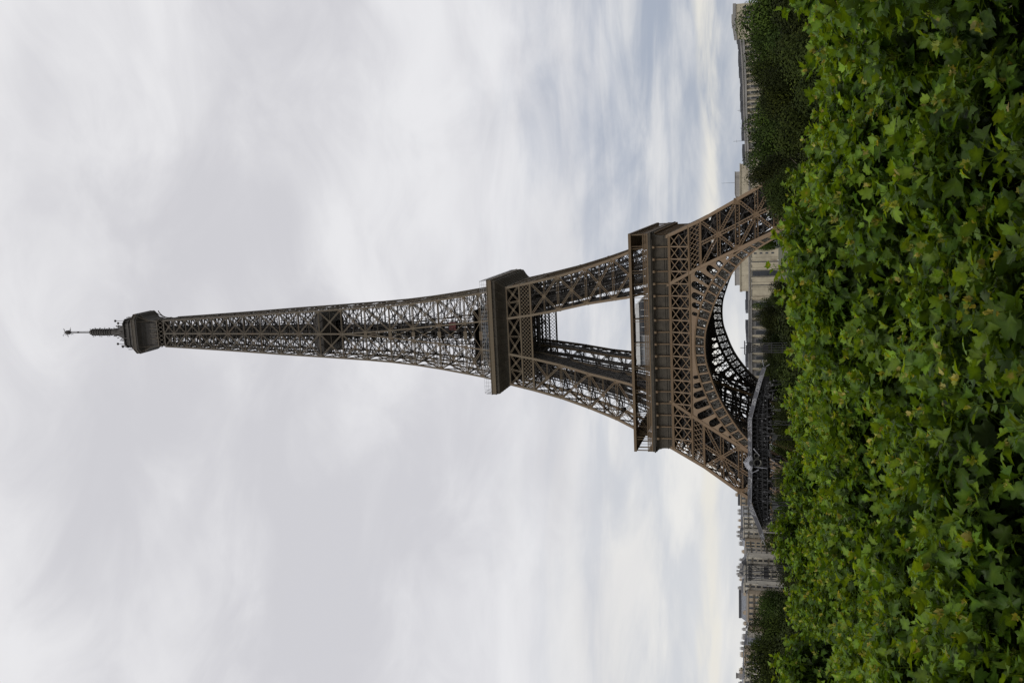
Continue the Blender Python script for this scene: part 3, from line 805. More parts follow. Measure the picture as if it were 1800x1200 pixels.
        for q in range(9):
            t = q/8; pts.append((5.35+2.9*(t**2.2), 272.7+8.2*t))
        for sg in (-1, 1):
            sm.poly([rot((sg*r0, -5.45, z)) for r0, z in pts], .22, .3, rot(FR))
            sm.poly([rot((sg*r0*.985, -r0*.985, z)) for r0, z in pts], .3, .3, rot(FR))
    # octagonal gallery
    def octo(mb, a, ch, z0, z1, a2=None, ch2=None, capb=True, capt=True):
        a2 = a2 or a; ch2 = ch2 if ch2 is not None else ch
        def ring(a, c, z): return [(-a+c, -a, z), (a-c, -a, z), (a, -a+c, z), (a, a-c, z), (a-c, a, z), (-a+c, a, z), (-a, a-c, z), (-a, -a+c, z)]
        vs = ring(a, ch, z0)+ring(a2, ch2, z1)
        fs = [(i, (i+1) % 8, 8+(i+1) % 8, 8+i) for i in range(8)]
        if capb: fs.append(tuple(range(7, -1, -1)))
        if capt: fs.append(tuple(range(8, 16)))
        mb.add(vs, fs)
    cvs = MB()
    pr = [(5.2, 273.5), (5.4, 276), (6.0, 278), (7.0, 279.6), (8.3, 280.9), (8.5, 281.6)]
    for (a, z0), (b, z1) in zip(pr, pr[1:]): octo(cvs, a, .8+(a-5.2)*.45, z0, z1, b, .8+(b-5.2)*.45, False, False)
    octo(sm, 8.6, 2.2, 281.6, 281.9); octo(sm, 8.55, 2.2, 283.2, 283.5); octo(sm, 8.35, 2.15, 281.9, 283.2)
    for k in range(-14, 15):
        for c, s_ in ((1, 0), (0, 1), (-1, 0), (0, -1)):
            x, y = k*.45, -8.45; sm.bar((x*c-y*s_, x*s_+y*c, 281.7), (x*c-y*s_, x*s_+y*c, 283.4), .12, .12, FR)
    so = sm.build('summit_gallery', IRON, root)
    cvs.build('gallery_cove', IRON_D, so)
    up = MB()
    octo(up, 6.5, 1.8, 283.5, 286.0); octo(up, 6.8, 1.9, 286.0, 286.4); octo(up, 5.7, 1.5, 286.4, 288.9); octo(up, 6.3, 1.8, 288.9, 289.4)
    up.lathe([(4.6, 289.4), (4.4, 291), (3.7, 292.6), (2.6, 294.2), (1.9, 295.8), (1.6, 298.2), (1.2, 299.5)], (0, 0, 0), 12)
    rnd = random.Random(5)
    for k in range(64):
        a = rnd.uniform(0, 2*math.pi); r_ = rnd.uniform(5.6, 7.0); x, y = r_*math.cos(a)*1.1, r_*math.sin(a)*1.1
        z0 = rnd.choice((283.5, 286.4, 289.4)); up.bar((x, y, z0), (x, y, z0+rnd.uniform(.8, 2.3)), rnd.uniform(.12, .45), rnd.uniform(.12, .4), FR)
    for k in range(40):
        a = rnd.uniform(0, 2*math.pi); z0 = rnd.uniform(289.5, 297); r_ = 5.2-(z0-289.5)*.45
        up.bar((r_*math.cos(a), r_*math.sin(a), z0), (r_*1.15*math.cos(a), r_*1.15*math.sin(a), z0+rnd.uniform(.5, 1.5)), rnd.uniform(.12, .5), .3, FR)
    for x, y, h in ((5.6, -5, 293.6), (4.5, -4.6, 292.6), (-4.4, -5.4, 293.2), (-5.9, -3.9, 292)):
        up.bar((x, y, 286.4), (x, y, h), .16, .16, FR); up.lathe([(.1, -.5), (.5, -.25), (.5, .25), (.1, .5)], (x, y, h), 8)
    up.build('summit_cabins', IRON_D, root)
    ma = MB()
    ma.lathe([(1.35, 299.2), (1.35, 309.4), (1.1, 310.6)], (0, 0, 0), 12)
    for k in range(9): ma.lathe([(1.45, 0), (1.6, .12), (1.6, .3), (1.45, .42)], (0, 0, 299.6+k*1.2), 12)
    for k in range(40):
        a = k*2.4; z0 = 296+k*.35; ma.bar((1.2*math.cos(a), 1.2*math.sin(a), z0), (2.1*math.cos(a), 2.1*math.sin(a), z0+.1), .1, .1, FR); ma.bar((2.0*math.cos(a), 2.0*math.sin(a), z0-.4), (2.0*math.cos(a), 2.0*math.sin(a), z0+.5), .1, .1, FR)
    mo = ma.build('antenna_mast', IRON_D, root)
    tm = MB(); 
    for a, b in ((-.3, -.3), (.3, -.3), (.3, .3), (-.3, .3)): tm.bar((a, b, 310), (a, b, 322), .13, .13, FR)
    for k in range(20):
        z0 = 310.2+k*.58
        for c, s_ in ((1, 0), (0, 1), (-1, 0), (0, -1)):
            p = (-.3, -.3); q2 = (.3, -.3)
            tm.bar((p[0]*c-p[1]*s_, p[0]*s_+p[1]*c, z0), (q2[0]*c-q2[1]*s_, q2[0]*s_+q2[1]*c, z0+.58), .08, .08, FR)
    tm.box(-.32, .32, -.32, .32, 316.9, 317.5)
    tm.build('mast_lattice', IRON_D, mo)
    ta = MB(); ta.lathe([(.5, 321.2), (.9, 322), (.9, 323.2), (.4, 324)], (0, 0, 0), 10)
    for k in range(22):
        a = k*2.4; z0 = 321.2+(k % 7)*.5; L_ = 1.3+(k % 3)*.5
        ta.bar((0, 0, z0), (L_*math.cos(a), L_*math.sin(a), z0+.25*(k % 4-1)), .1, .1, FR)
        ta.bar((L_*.7*math.cos(a), L_*.7*math.sin(a), z0-.45), (L_*.7*math.cos(a), L_*.7*math.sin(a), z0+.45), .07, .07, FR)
    ta.bar((0, 0, 323), (0, 0, 325), .1, .1, FR)
    ta.build('antenna_cluster', IRON_D, mo)
build_tower()
#@@REST
# ================================================================== GROUND
def ground():
    m = bpy.data.materials.new("park_ground"); m.use_nodes = True; t = m.node_tree; b = t.nodes['Principled BSDF']
    co = N('ShaderNodeTexCoord', t).outputs['Object']
    g = mixc(t, maprange(t, noise(t, co, .05, 6, .6), .4, .6), (0.045, 0.06, 0.022), (0.10, 0.09, 0.065))
    g = mixc(t, maprange(t, noise(t, co, 1.5, 5, .7), .3, .8), g, (0.06, 0.058, 0.045))
    t.links.new(g, b.inputs['Base Color']); b.inputs['Roughness'].default_value = .95
    mb = MB(); nx, ny = 48, 60
    xs = [-3000+6000*i/nx for i in range(nx+1)]
    ys = [-600+i*(4600/ny) for i in range(ny+1)]
    def hgt(x, y):
        t_ = max(0, min(1, (y-620)/260)); t_ = t_*t_*(3-2*t_)
        k = math.exp(-((x-60)/420)**2); d = 1-max(0, min(1, (y-1500)/900))
        return 24*t_*(0.35+.65*k)*d
    for y in ys:
        for x in xs: mb.v.append((x, y, hgt(x, y)))
    for j in range(ny):
        for i in range(nx):
            a = j*(nx+1)+i; mb.f.append((a, a+1, a+nx+2, a+nx+1))
    tag(mb.build('ground', m), kind='structure')
    # gravel walk under the tower and the embankment road, each a thin sheet on the ground
    def sheet(name, x0, x1, y0, y1, z, colr):
        s = MB(); s.add([(x0, y0, z), (x1, y0, z), (x1, y1, z), (x0, y1, z)], ((0, 1, 2, 3),))
        tag(s.build(name, material(name+'_surface', colr, .95, .2, .3)), kind='structure')
    sheet('gravel_walk', -16, 30, 40, 470, .02, (0.12, 0.105, 0.08))
    sheet('road', -400, 400, 478, 500, .03, (0.05, 0.05, 0.05))
    sheet('river', -900, 900, 505, 590, .03, (0.05, 0.06, 0.055))
ground()

# ================================================================== FOREGROUND PLANE TREES
def leaf_mat():
    m = bpy.data.materials.new("plane_leaf"); m.use_nodes = True; t = m.node_tree; b = t.nodes['Principled BSDF']
    at_ = N('ShaderNodeAttribute', t); at_.attribute_name = 'tint'
    raw = at_.outputs['Fac']; f = mathn(t, 'MODULO', raw, 2.0); vr = mathn(t, 'DIVIDE', mathn(t, 'SUBTRACT', raw, f), 30.0)
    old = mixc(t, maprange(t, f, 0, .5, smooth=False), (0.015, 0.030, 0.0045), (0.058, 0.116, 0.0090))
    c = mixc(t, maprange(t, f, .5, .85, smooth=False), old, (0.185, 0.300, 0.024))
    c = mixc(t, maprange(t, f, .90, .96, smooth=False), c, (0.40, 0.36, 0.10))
    co = N('ShaderNodeTexCoord', t).outputs['Object']
    c = mixc(t, mathn(t, 'MULTIPLY', maprange(t, noise(t, co, 9, 3, .6), .45, .7), .35), c, (0.040, 0.060, 0.006))
    hs = N('ShaderNodeHueSaturation', t); t.links.new(c, hs.inputs['Color'])
    t.links.new(maprange(t, vr, 0, 1, .489, .508, False), hs.inputs['Hue']); t.links.new(maprange(t, mathn(t, 'FRACT', mathn(t, 'MULTIPLY', vr, 5.3)), 0, 1, .78, 1.20, False), hs.inputs['Value'])
    c = hs.outputs[0]
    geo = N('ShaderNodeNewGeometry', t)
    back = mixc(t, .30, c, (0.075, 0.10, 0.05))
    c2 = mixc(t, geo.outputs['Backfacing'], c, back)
    t.links.new(c2, b.inputs['Base Color']); b.inputs['Roughness'].default_value = .5
    b.inputs['Specular IOR Level'].default_value = .2
    tr = N('ShaderNodeBsdfTranslucent', t); lt = N('ShaderNodeMix', t, data_type='RGBA', blend_type='MULTIPLY')
    lt.inputs[0].default_value = 1; t.links.new(c, lt.inputs[6]); lt.inputs[7].default_value = (1.7, 1.45, .4, 1)
    t.links.new(lt.outputs[2], tr.inputs[0])
    ms = N('ShaderNodeMixShader', t); ms.inputs[0].default_value = .40
    t.links.new(b.outputs[0], ms.inputs[1]); t.links.new(tr.outputs[0], ms.inputs[2])
    t.links.new(ms.outputs[0], t.nodes['Material Output'].inputs[0])
    return m
LEAF = leaf_mat()
half = [(.0, 0), (.15, -.11), (.32, -.07), (.55, .10), (.46, .20), (.43, .31), (.52, .42), (.60, .66), (.46, .65), (.36, .66), (.27, .63), (.27, .78), (.15, .86), (0, 1.04)]
hub = (0, .30)
out_ = half+[(-x, y) for x, y in half[-2:0:-1]]
LV = np.array([(hub[0], hub[1], 0.0)]+[(x, y, 0.0) for x, y in out_])
LV[:, 2] = .22*np.abs(LV[:, 0])-.20*LV[:, 1]**2
nO = len(out_)
LF_ = np.array([(0, 1+i, 1+(i+1) % nO) for i in range(nO)])
def norm(a): return a/np.maximum(np.linalg.norm(a, axis=-1, keepdims=True), 1e-9)
def mesh_np(name, V, F_, tint=None, mat=None):
    me = bpy.data.meshes.new(name)
    nv, nf, k = len(V), len(F_), F_.shape[1]
    me.vertices.add(nv); me.vertices.foreach_set('co', V.astype(np.float32).ravel())
    me.loops.add(nf*k); me.loops.foreach_set('vertex_index', F_.astype(np.int32).ravel())
    me.polygons.add(nf); me.polygons.foreach_set('loop_start', (np.arange(nf)*k).astype(np.int32))
    if tint is not None:
        a = me.attributes.new('tint', 'FLOAT', 'POINT'); a.data.foreach_set('value', tint.astype(np.float32))
    if mat: me.materials.append(mat)
    me.update(calc_edges=True); return me
def leaves_mesh(name, P, Y, Nn, S, T, rng):
    """P base points, Y tip directions, Nn normals, S sizes, T tints"""
    Y = norm(Y); X = norm(np.cross(Y, Nn)); Z = np.cross(X, Y)
    n = len(P)
    L = np.repeat(LV[None], n, 0).copy()
    L[:, :, 2] += rng.uniform(-.5, .6, (n, 1))*L[:, :, 0]**2*1.8-rng.uniform(-.15, .5, (n, 1))*L[:, :, 1]**2+rng.uniform(-.25, .25, (n, 1))*L[:, :, 0]*L[:, :, 1]
    L[:, :, 2] += rng.normal(0, .025, L.shape[:2])
    L[:, :, 0] *= rng.uniform(.8, 1.1, (n, 1))
    V = P[:, None]+S[:, None, None]*(L[:, :, 0:1]*X[:, None]+L[:, :, 1:2]*Y[:, None]+L[:, :, 2:3]*Z[:, None])
    F_ = (LF_[None]+(np.arange(n)*len(LV))[:, None, None]).reshape(-1, 3)
    return V.reshape(-1, 3), F_, (np.clip(T[:, None]+np.where(np.arange(len(LV)) == 0, .16, -.02)[None]*(T[:, None] < .86), .001, 1.2)+np.floor(rng.uniform(0, 16, n))[:, None]*2).ravel()
def plane_crown(name, seed, nshoot, rad=3.0, hz=2.9):
    rng = np.random.default_rng(seed)
    # lumpy crown: several overlapping boughs
    nl = 15
    a = rng.uniform(0, 2*np.pi, nl); rr = rad*np.sqrt(rng.uniform(.05, .75, nl))
    lc = np.stack([rr*np.cos(a), rr*np.sin(a), rng.uniform(-1.8, .75, nl)-.35*(rr/rad)**2*2], 1); lr = rng.uniform(.7, 1.2, nl)
    lc[0] = (0, 0, -1.5); lr[0] = rad*.6
    which = rng.choice(nl, nshoot, p=lr**2/np.sum(lr**2))
    d = norm(rng.normal(0, 1, (nshoot, 3))); d[:, 2] = np.where(d[:, 2] < -.35, -d[:, 2], d[:, 2]); d = norm(d)
    base = lc[which]+d*lr[which][:, None]*rng.uniform(.74, 1.0, (nshoot, 1))
    # keep shoots that are not deep inside another bough
    keep = np.ones(nshoot, bool)
    for k in range(nl):
        dd = np.linalg.norm(base-lc[k], axis=1); keep &= ~((dd < lr[k]*.58) & (which != k))
    base, d = base[keep], d[keep]; n = len(base)
    sd = norm(d*.8+np.array([0, 0, .75])+rng.normal(0, .35, (n, 3)))
    nl_ = 11
    slen = rng.uniform(.20, .55, n)
    P, Y_, Nn, S, T = [], [], [], [], []
    side = norm(np.cross(sd, rng.normal(0, 1, (n, 3)))); side2 = np.cross(sd, side)
    stems = []
    for j in range(nl_):
        f = j/(nl_-1); ph = j*2.4+rng.uniform(0, 1, n)
        out = side*np.cos(ph)[:, None]+side2*np.sin(ph)[:, None]
        p0 = base+sd*(slen*f)[:, None]
        pet = norm(out+sd*(.25+.9*f)+np.array([0, 0, .15]))
        size = (.192-.09*f)*rng.uniform(.6, 1.3, n)
        pl = size*.5
        p1 = p0+pet*pl[:, None]
        yd = norm(out*1.0+sd*(.2+1.2*f)+np.array([0, 0, -.45+.5*f])+rng.normal(0, .30, (n, 3)))
        nn = norm(np.array([0, 0, 1.15])+d*.5+rng.normal(0, .45, (n, 3)))
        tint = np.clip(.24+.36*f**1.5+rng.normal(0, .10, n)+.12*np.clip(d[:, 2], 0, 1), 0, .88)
        P.append(p1); Y_.append(yd); Nn.append(nn); S.append(size); T.append(tint)
        stems.append((p0, p1, .0035+0*size, np.full(n, .80)))
    # pale young tips
    k = rng.random(n) < .42
    for j in range(3):
        P.append((base+sd*slen[:, None]*1.02)[k]+rng.normal(0, .02, (k.sum(), 3))); Y_.append(norm(sd+rng.normal(0, .5, (n, 3)))[k]); Nn.append(rng.normal(0, 1, (k.sum(), 3)))
        S.append(rng.uniform(.035, .075, k.sum())); T.append(np.where(rng.random(k.sum()) < .4, .99, .93))
    stems.append((base-sd*.35, base+sd*slen[:, None], .006+0*slen, np.full(n, .72)))
    # inner leaves fill the crown
    ni = nshoot*3
    w2 = rng.choice(nl, ni); q = lc[w2]+norm(rng.normal(0, 1, (ni, 3)))*(lr[w2]*rng.uniform(.25, .75, ni))[:, None]
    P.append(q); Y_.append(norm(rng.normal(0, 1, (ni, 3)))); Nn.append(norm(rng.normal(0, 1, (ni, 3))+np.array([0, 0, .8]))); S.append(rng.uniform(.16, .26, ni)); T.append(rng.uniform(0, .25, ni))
    V, F_, TT = leaves_mesh(name, np.concatenate(P), np.concatenate(Y_), np.concatenate(Nn), np.concatenate(S), np.concatenate(T), rng)
    Vs, Fs, Ts = [V], [F_], [TT]; off = len(V)
    for p0, p1, w, tt in stems:       # petioles and shoot stems: thin three-sided prisms
        m = len(p0); ax = norm(p1-p0); u = norm(np.cross(ax, np.array([.3, .5, .8]))); v = np.cross(ax, u); w = w[:, None]
        vv = np.stack([p0+u*w, p0-u*w*.5+v*w*.87, p0-u*w*.5-v*w*.87, p1+u*w*.7, p1-u*w*.35+v*w*.6, p1-u*w*.35-v*w*.6], 1).reshape(-1, 3)
        ff = np.array([(0, 1, 4), (0, 4, 3), (1, 2, 5), (1, 5, 4), (2, 0, 3), (2, 3, 5)])
        Vs.append(vv); Fs.append((ff[None]+(np.arange(m)*6)[:, None, None]).reshape(-1, 3)+off); Ts.append(np.repeat(tt, 6)); off += len(vv)
    return mesh_np(name, np.concatenate(Vs), np.concatenate(Fs), np.concatenate(Ts), LEAF)
def trunk_mesh(name, seed, H, r0, spread, nb=7, up=.55):
    rnd = random.Random(seed); mb = MB()
    pts = [(0, 0, 0), (.05, .02, H*.3), (-.04, .06, H*.6), (0, 0, H*.8)]
    mb.tube(pts, [r0*1.25, r0, r0*.85, r0*.6], 10)
    for k in range(nb):
        a = 2*math.pi*k/nb+rnd.uniform(-.3, .3); z0 = H*rnd.uniform(.45, .75); L_ = spread*rnd.uniform(.6, .95)
        p = [(0, 0, z0), (L_*.3*math.cos(a), L_*.3*math.sin(a), z0+L_*.28), (L_*.65*math.cos(a+.1), L_*.65*math.sin(a+.1), z0+L_*up), (L_*.95*math.cos(a+.15), L_*.95*math.sin(a+.15), z0+L_*up*1.5)]
        mb.tube(p, [r0*.5, r0*.36, r0*.22, r0*.08], 6)
        for j in range(3):
            b = a+rnd.uniform(-1, 1); q = p[1+(j % 2)]; l2 = L_*.45
            mb.tube([q, (q[0]+l2*.5*math.cos(b), q[1]+l2*.5*math.sin(b), q[2]+l2*.4), (q[0]+l2*math.cos(b), q[1]+l2*math.sin(b), q[2]+l2*.9)], [r0*.2, r0*.13, r0*.05], 5)
    me = mb.mesh(name); me.materials.append(M['bark']); return me
crowns = [plane_crown('crown', 11+k, 1300) for k in range(4)]
CZ = []
for c in crowns:
    zz = np.zeros(len(c.vertices)*3, np.float32); c.vertices.foreach_get('co', zz); CZ.append(float(np.percentile(zz[2::3], 99.6)))
ptrunk = trunk_mesh('trunk', 3, 6.6, .2, 2.8)
rg = random.Random(8)
# x, y, height of crown top, width scale, label
PT = [
 (-2.7, 7.9, 8.40, .95, 'plane tree with large leaves and tan tips, nearest to the viewer on the left'),
 (-0.25, 8.3, 8.30, .85, 'plane tree with big lobed leaves and brownish tips in the near middle'),
 (3.9, 10.9, 9.78, 1.0, 'tall leafy plane crown on the near right whose shaded underside is dark'),
 (1.9, 13.6, 9.42, .9, 'plane crown whose pale top leaves stand against the foot of the right tower leg'),
 (-5.4, 12.4, 8.55, .95, 'plane crown at the left edge, behind the nearest clump'),
 (-1.9, 14, 8.46, .95, 'plane crown in the second row, left of the middle'),
 (6, 16.2, 9.32, 1.05, 'plane crown rising to the right edge behind the dark near crown'),
 (-7.6, 18, 8.73, 1.0, 'third row plane crown at the left edge'),
 (-3.9, 19.3, 8.77, 1.0, 'third row plane crown under the dark stage'),
 (0.1, 19.2, 9.12, 1.0, 'third row plane crown under the stone palace pavilion'),
 (3.9, 20.6, 9.22, 1.0, 'third row plane crown before the right tower leg'),
 (-9.3, 22.6, 8.76, 1.0, 'fourth row plane crown near the left edge'),
 (-5.9, 24.4, 8.90, 1.0, 'fourth row plane crown below the left end of the stage'),
 (-2.2, 24.9, 9.24, 1.0, 'fourth row plane crown below the middle of the stage'),
 (1.9, 25.4, 9.29, 1.0, 'fourth row plane crown below the palace pavilion'),
 (6.6, 26, 8.69, 1.0, 'fourth row plane crown at the right'),
 (-11.5, 27.5, 8.79, 1.0, 'farthest row plane crown at the left edge'),
 (-8, 29, 9.72, 1.0, 'farthest row plane crown with upright light shoots left of the stage'),
 (-4.3, 30.2, 9.81, 1.0, 'farthest row plane crown with light shoots against the black stage'),
 (-0.6, 30.8, 9.34, 1.0, 'farthest row plane crown under the arch opening'),
 (3.2, 31.5, 9.36, 1.0, 'farthest row plane crown in front of the pavilion terrace'),
 (8.4, 4.6, 12.60, 1.2, 'unseen tall plane tree added outside the right edge to shade the near foliage'),  # from here on: unseen trees added to shade the near foliage
 (4.6, -1.5, 13.00, 1.3, 'unseen tall plane tree added behind the viewer on the right for shade'),
 (-0.9, -0.6, 19.50, 1.55, 'unseen very tall plane tree added behind the viewer to shade the right side'),
 (8.2, 9.2, 13.50, 1.15, 'unseen tall plane tree added for shade outside the right edge, behind the first one'),
 (5.3, 4.4, 10.6, .9, 'unseen plane tree added for shade just outside the right edge beside the viewer'),
]
for k, (x, y, zt, sc, lb) in enumerate(PT):
    e = empty('plane_tree', (x, y, 0), rg.uniform(0, 6.28))
    tag(e, lb, 'tree', 'clipped plane trees filling the foreground')
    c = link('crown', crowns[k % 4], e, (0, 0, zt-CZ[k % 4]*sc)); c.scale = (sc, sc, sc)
    t_ = link('trunk', ptrunk, e); t_.scale = (1, 1, (zt-2.6)/6.6)

# ================================================================== MIDDLE AND FAR TREES
def far_leaf_mat(name, a, b_, c_):
    m = bpy.data.materials.new(name); m.use_nodes = True; t = m.node_tree; b = t.nodes['Principled BSDF']
    at_ = N('ShaderNodeAttribute', t); at_.attribute_name = 'tint'
    c = mixc(t, maprange(t, at_.outputs['Fac'], 0, .6, smooth=False), a, b_)
    c = mixc(t, maprange(t, at_.outputs['Fac'], .6, 1, smooth=False), c, c_)
    oi = N('ShaderNodeObjectInfo', t)
    hs = N('ShaderNodeHueSaturation', t); t.links.new(c, hs.inputs['Color'])
    t.links.new(maprange(t, oi.outputs['Random'], 0, 1, .47, .515, False), hs.inputs['Hue'])
    t.links.new(maprange(t, oi.outputs['Random'], 0, 1, .45, 1.5, False), hs.inputs['Value'])
    t.links.new(hs.outputs[0], b.inputs['Base Color']); b.inputs['Roughness'].default_value = .8; b.inputs['Specular IOR Level'].default_value = .08
    return m
FARLEAF = far_leaf_mat("distant_foliage", (0.011, 0.018, 0.004), (0.029, 0.043, 0.007), (0.070, 0.095, 0.013))
def far_crown(name, seed, n=22000, kind='round'):
    rng = np.random.default_rng(seed); nb = 20
    if kind == 'round':
        d = norm(rng.normal(0, 1, (nb, 3))); lc = d*rng.uniform(.25, .72, (nb, 1))*np.array([1, 1, .85]); lr = rng.uniform(.22, .42, nb)
    else:
        h = rng.uniform(-1, 1, nb); w = (1-h)*.33+.05; a = rng.uniform(0, 6.28, nb)
        lc = np.stack([w*np.cos(a), w*np.sin(a), h*1.1], 1); lr = rng.uniform(.12, .26, nb)*(1.2-.4*h)
    wch = rng.choice(nb, n, p=lr**2/np.sum(lr**2))
    d = norm(rng.normal(0, 1, (n, 3)))
    P = lc[wch]+d*(lr[wch]*rng.uniform(.72, 1.12, n)**1.0)[:, None]
    P += rng.normal(0, .018, P.shape)
    Nn = norm(d*2.4+rng.normal(0, .45, (n, 3))+np.array([0, 0, .4])); X = norm(np.cross(Nn, rng.normal(0, 1, (n, 3)))); Y_ = np.cross(Nn, X)
    s = rng.uniform(.012, .030, n)[:, None]
    V = np.stack([P-X*s, P-Y_*s*.7, P+X*s, P+Y_*s*.7+Nn*s*.3], 1).reshape(-1, 3)
    F_ = np.arange(n*4).reshape(-1, 4)
    tint = np.clip(rng.normal(.38, .12, n)+.2*rng.normal(0, 1, nb)[wch], 0, 1)
    return mesh_np(name, V, F_, np.repeat(tint, 4), FARLEAF)
fcr = [far_crown('crown', 60+k) for k in range(4)]+[far_crown('crown', 71, 9000, 'cone')]
FZ = []
for c in fcr:
    zz = np.zeros(len(c.vertices)*3, np.float32); c.vertices.foreach_get('co', zz); FZ.append(float(np.percentile(zz[2::3], 99.97)))
ftr = trunk_mesh('trunk', 9, 10, .35, 5, 6)
FT = [
 # image x of the top, image y of the axis, depth, half width in m, crown half height, kind, label
 (1289, 22, 175, 8.2, 9.8, 0, 'tall dark tree at the far right edge covering the end pavilion'),
 (1307, 84, 190, 7.2, 8, 1, 'dark round tree beside the far right end pavilion'),
 (1313, 130, 165, 5.2, 7.5, 2, 'dark bushy tree below the colonnade of the right wing'),
 (1325, 162, 120, 4.0, 5.5, 3, 'lighter green tree in front of the dark ones under the right wing'),
 (1304, 208, 180, 6.2, 8.2, 0, 'dark tree halfway along the right palace wing'),
 (1306, 264, 172, 6.0, 8.5, 1, 'broad dark tree hiding the middle of the right palace wing'),
 (1309, 312, 150, 4.4, 8.0, 2, 'dark tree under the flagpole pavilion'),
 (1336, 336, 118, 3.6, 4.8, 3, 'round dark tree standing in front of the right tower leg'),
 (1352, 50, 110, 6.0, 6.5, 1, 'low dark tree near the right edge behind the foreground leaves'),
 (1358, 230, 108, 5.5, 6.0, 2, 'low shaded tree behind the foreground leaves on the right'),
 (1360, 130, 104, 5.5, 6.0, 0, 'low shaded tree under the lighter green one'),
 # beyond the tower, seen through the arch
 (1319, 535, 520, 9, 15, 4, 'dark conifer seen through the arch beside the palace pavilion'),
 (1322, 556, 540, 9, 14, 0, 'dark tree under the palace colonnade seen through the arch'),
 (1334, 585, 500, 10, 12, 1, 'rounded green tree in the middle of the arch opening'),
 (1336, 618, 520, 9, 12, 2, 'tree behind the dark scaffold mast seen through the arch'),
 (1334, 652, 500, 11, 12, 3, 'tree right of the silver beam tip seen through the arch'),
 (1336, 700, 510, 11, 13, 0, 'dark tree behind the rear leg of the tower'),
 (1350, 522, 470, 8, 8, 1, 'small tree at the foot of the pavilion terrace'),
 (1352, 600, 430, 10, 9, 2, 'low tree on the river side of the tower'),
 (1352, 680, 440, 12, 9, 3, 'low broad tree between the far legs'),
 (1318, 428, 640, 7, 14, 1, 'tree showing between the right leg and the pavilion'),
 (1354, 715, 300, 6, 7, 0, 'low dark tree behind the right end of the stage'),
 (1356, 760, 290, 6, 7, 1, 'low dark tree behind the stage, right of the silver shell'),
 (1357, 840, 290, 6, 7, 2, 'low dark tree behind the stage, left of the silver shell'),
 (1352, 885, 320, 6, 8, 3, 'dark tree behind the left part of the stage'),
 (1356, 640, 300, 6, 7, 1, 'low dark tree right of the stage'),
 (1357, 560, 330, 7, 7, 2, 'low dark tree in front of the arch opening'),
 (1363, 545, 95, 5.0, 5.5, 0, 'low dark tree behind the foreground under the arch opening'),
 (1366, 610, 90, 5.0, 5.5, 1, 'low dark tree behind the foreground below the scaffold mast'),
 (1364, 672, 100, 5.0, 5.5, 2, 'low dark tree behind the foreground below the right beam end'),
 (1338, 735, 520, 13, 13, 0, 'distant tree behind the right half of the stage'),
 (1340, 785, 530, 13, 13, 1, 'distant tree behind the middle of the stage'),
 (1338, 828, 520, 13, 13, 2, 'distant tree behind the left half of the stage'),
 (1340, 872, 510, 13, 13, 3, 'distant tree below the left tower leg'),
 # left
 (1338, 935, 330, 9, 10, 0, 'dark tree under the left tip of the silver beam'),
 (1359, 968, 300, 8, 9, 1, 'dark tree under the gabled apartment house'),
 (1360, 1000, 280, 6, 8, 2, 'shaded tree below the second scaffold mast'),
 (1326, 1066, 190, 3.8, 6.0, 3, 'green tree in front of the building with the glass roof'),
 (1320, 1096, 200, 5.0, 8, 0, 'dark tree below the right end of the glass roof'),
 (1312, 1130, 180, 5.2, 8, 1, 'dark tree in front of the ochre houses at the left'),
 (1306, 1160, 160, 6.8, 9, 2, 'largest dark tree near the left edge'),
 (1309, 1196, 175, 6.0, 9, 0, 'dark tree cut by the left edge'),
 (1362, 1110, 120, 6.0, 6.5, 1, 'low bluish green tree behind the foreground leaves on the left'),
 (1360, 1175, 110, 6.0, 6.5, 3, 'low dark tree behind the foreground leaves at the left edge'),
 (1366, 1020, 150, 5.0, 7.5, 2, 'low tree behind the left foreground shoots'),
]
for px, py, Y, hw, hh, kd, lb in FT:
    P = at(px, py, Y)
    gz = 24 if Y > 900 else 0
    e = empty('broadleaf_tree' if kd != 4 else 'conifer_tree', (P.x, Y, 0), rg.uniform(0, 6.28))
    tag(e, lb, 'tree', 'park trees around the tower')
    c = link('crown', fcr[kd], e, (0, 0, P.z-hh*FZ[kd])); c.scale = (hw*1.08, hw*1.08, hh)
    t_ = link('trunk', ftr, e); t_.scale = (1, 1, max(.4, (P.z-hh*.9)/10))

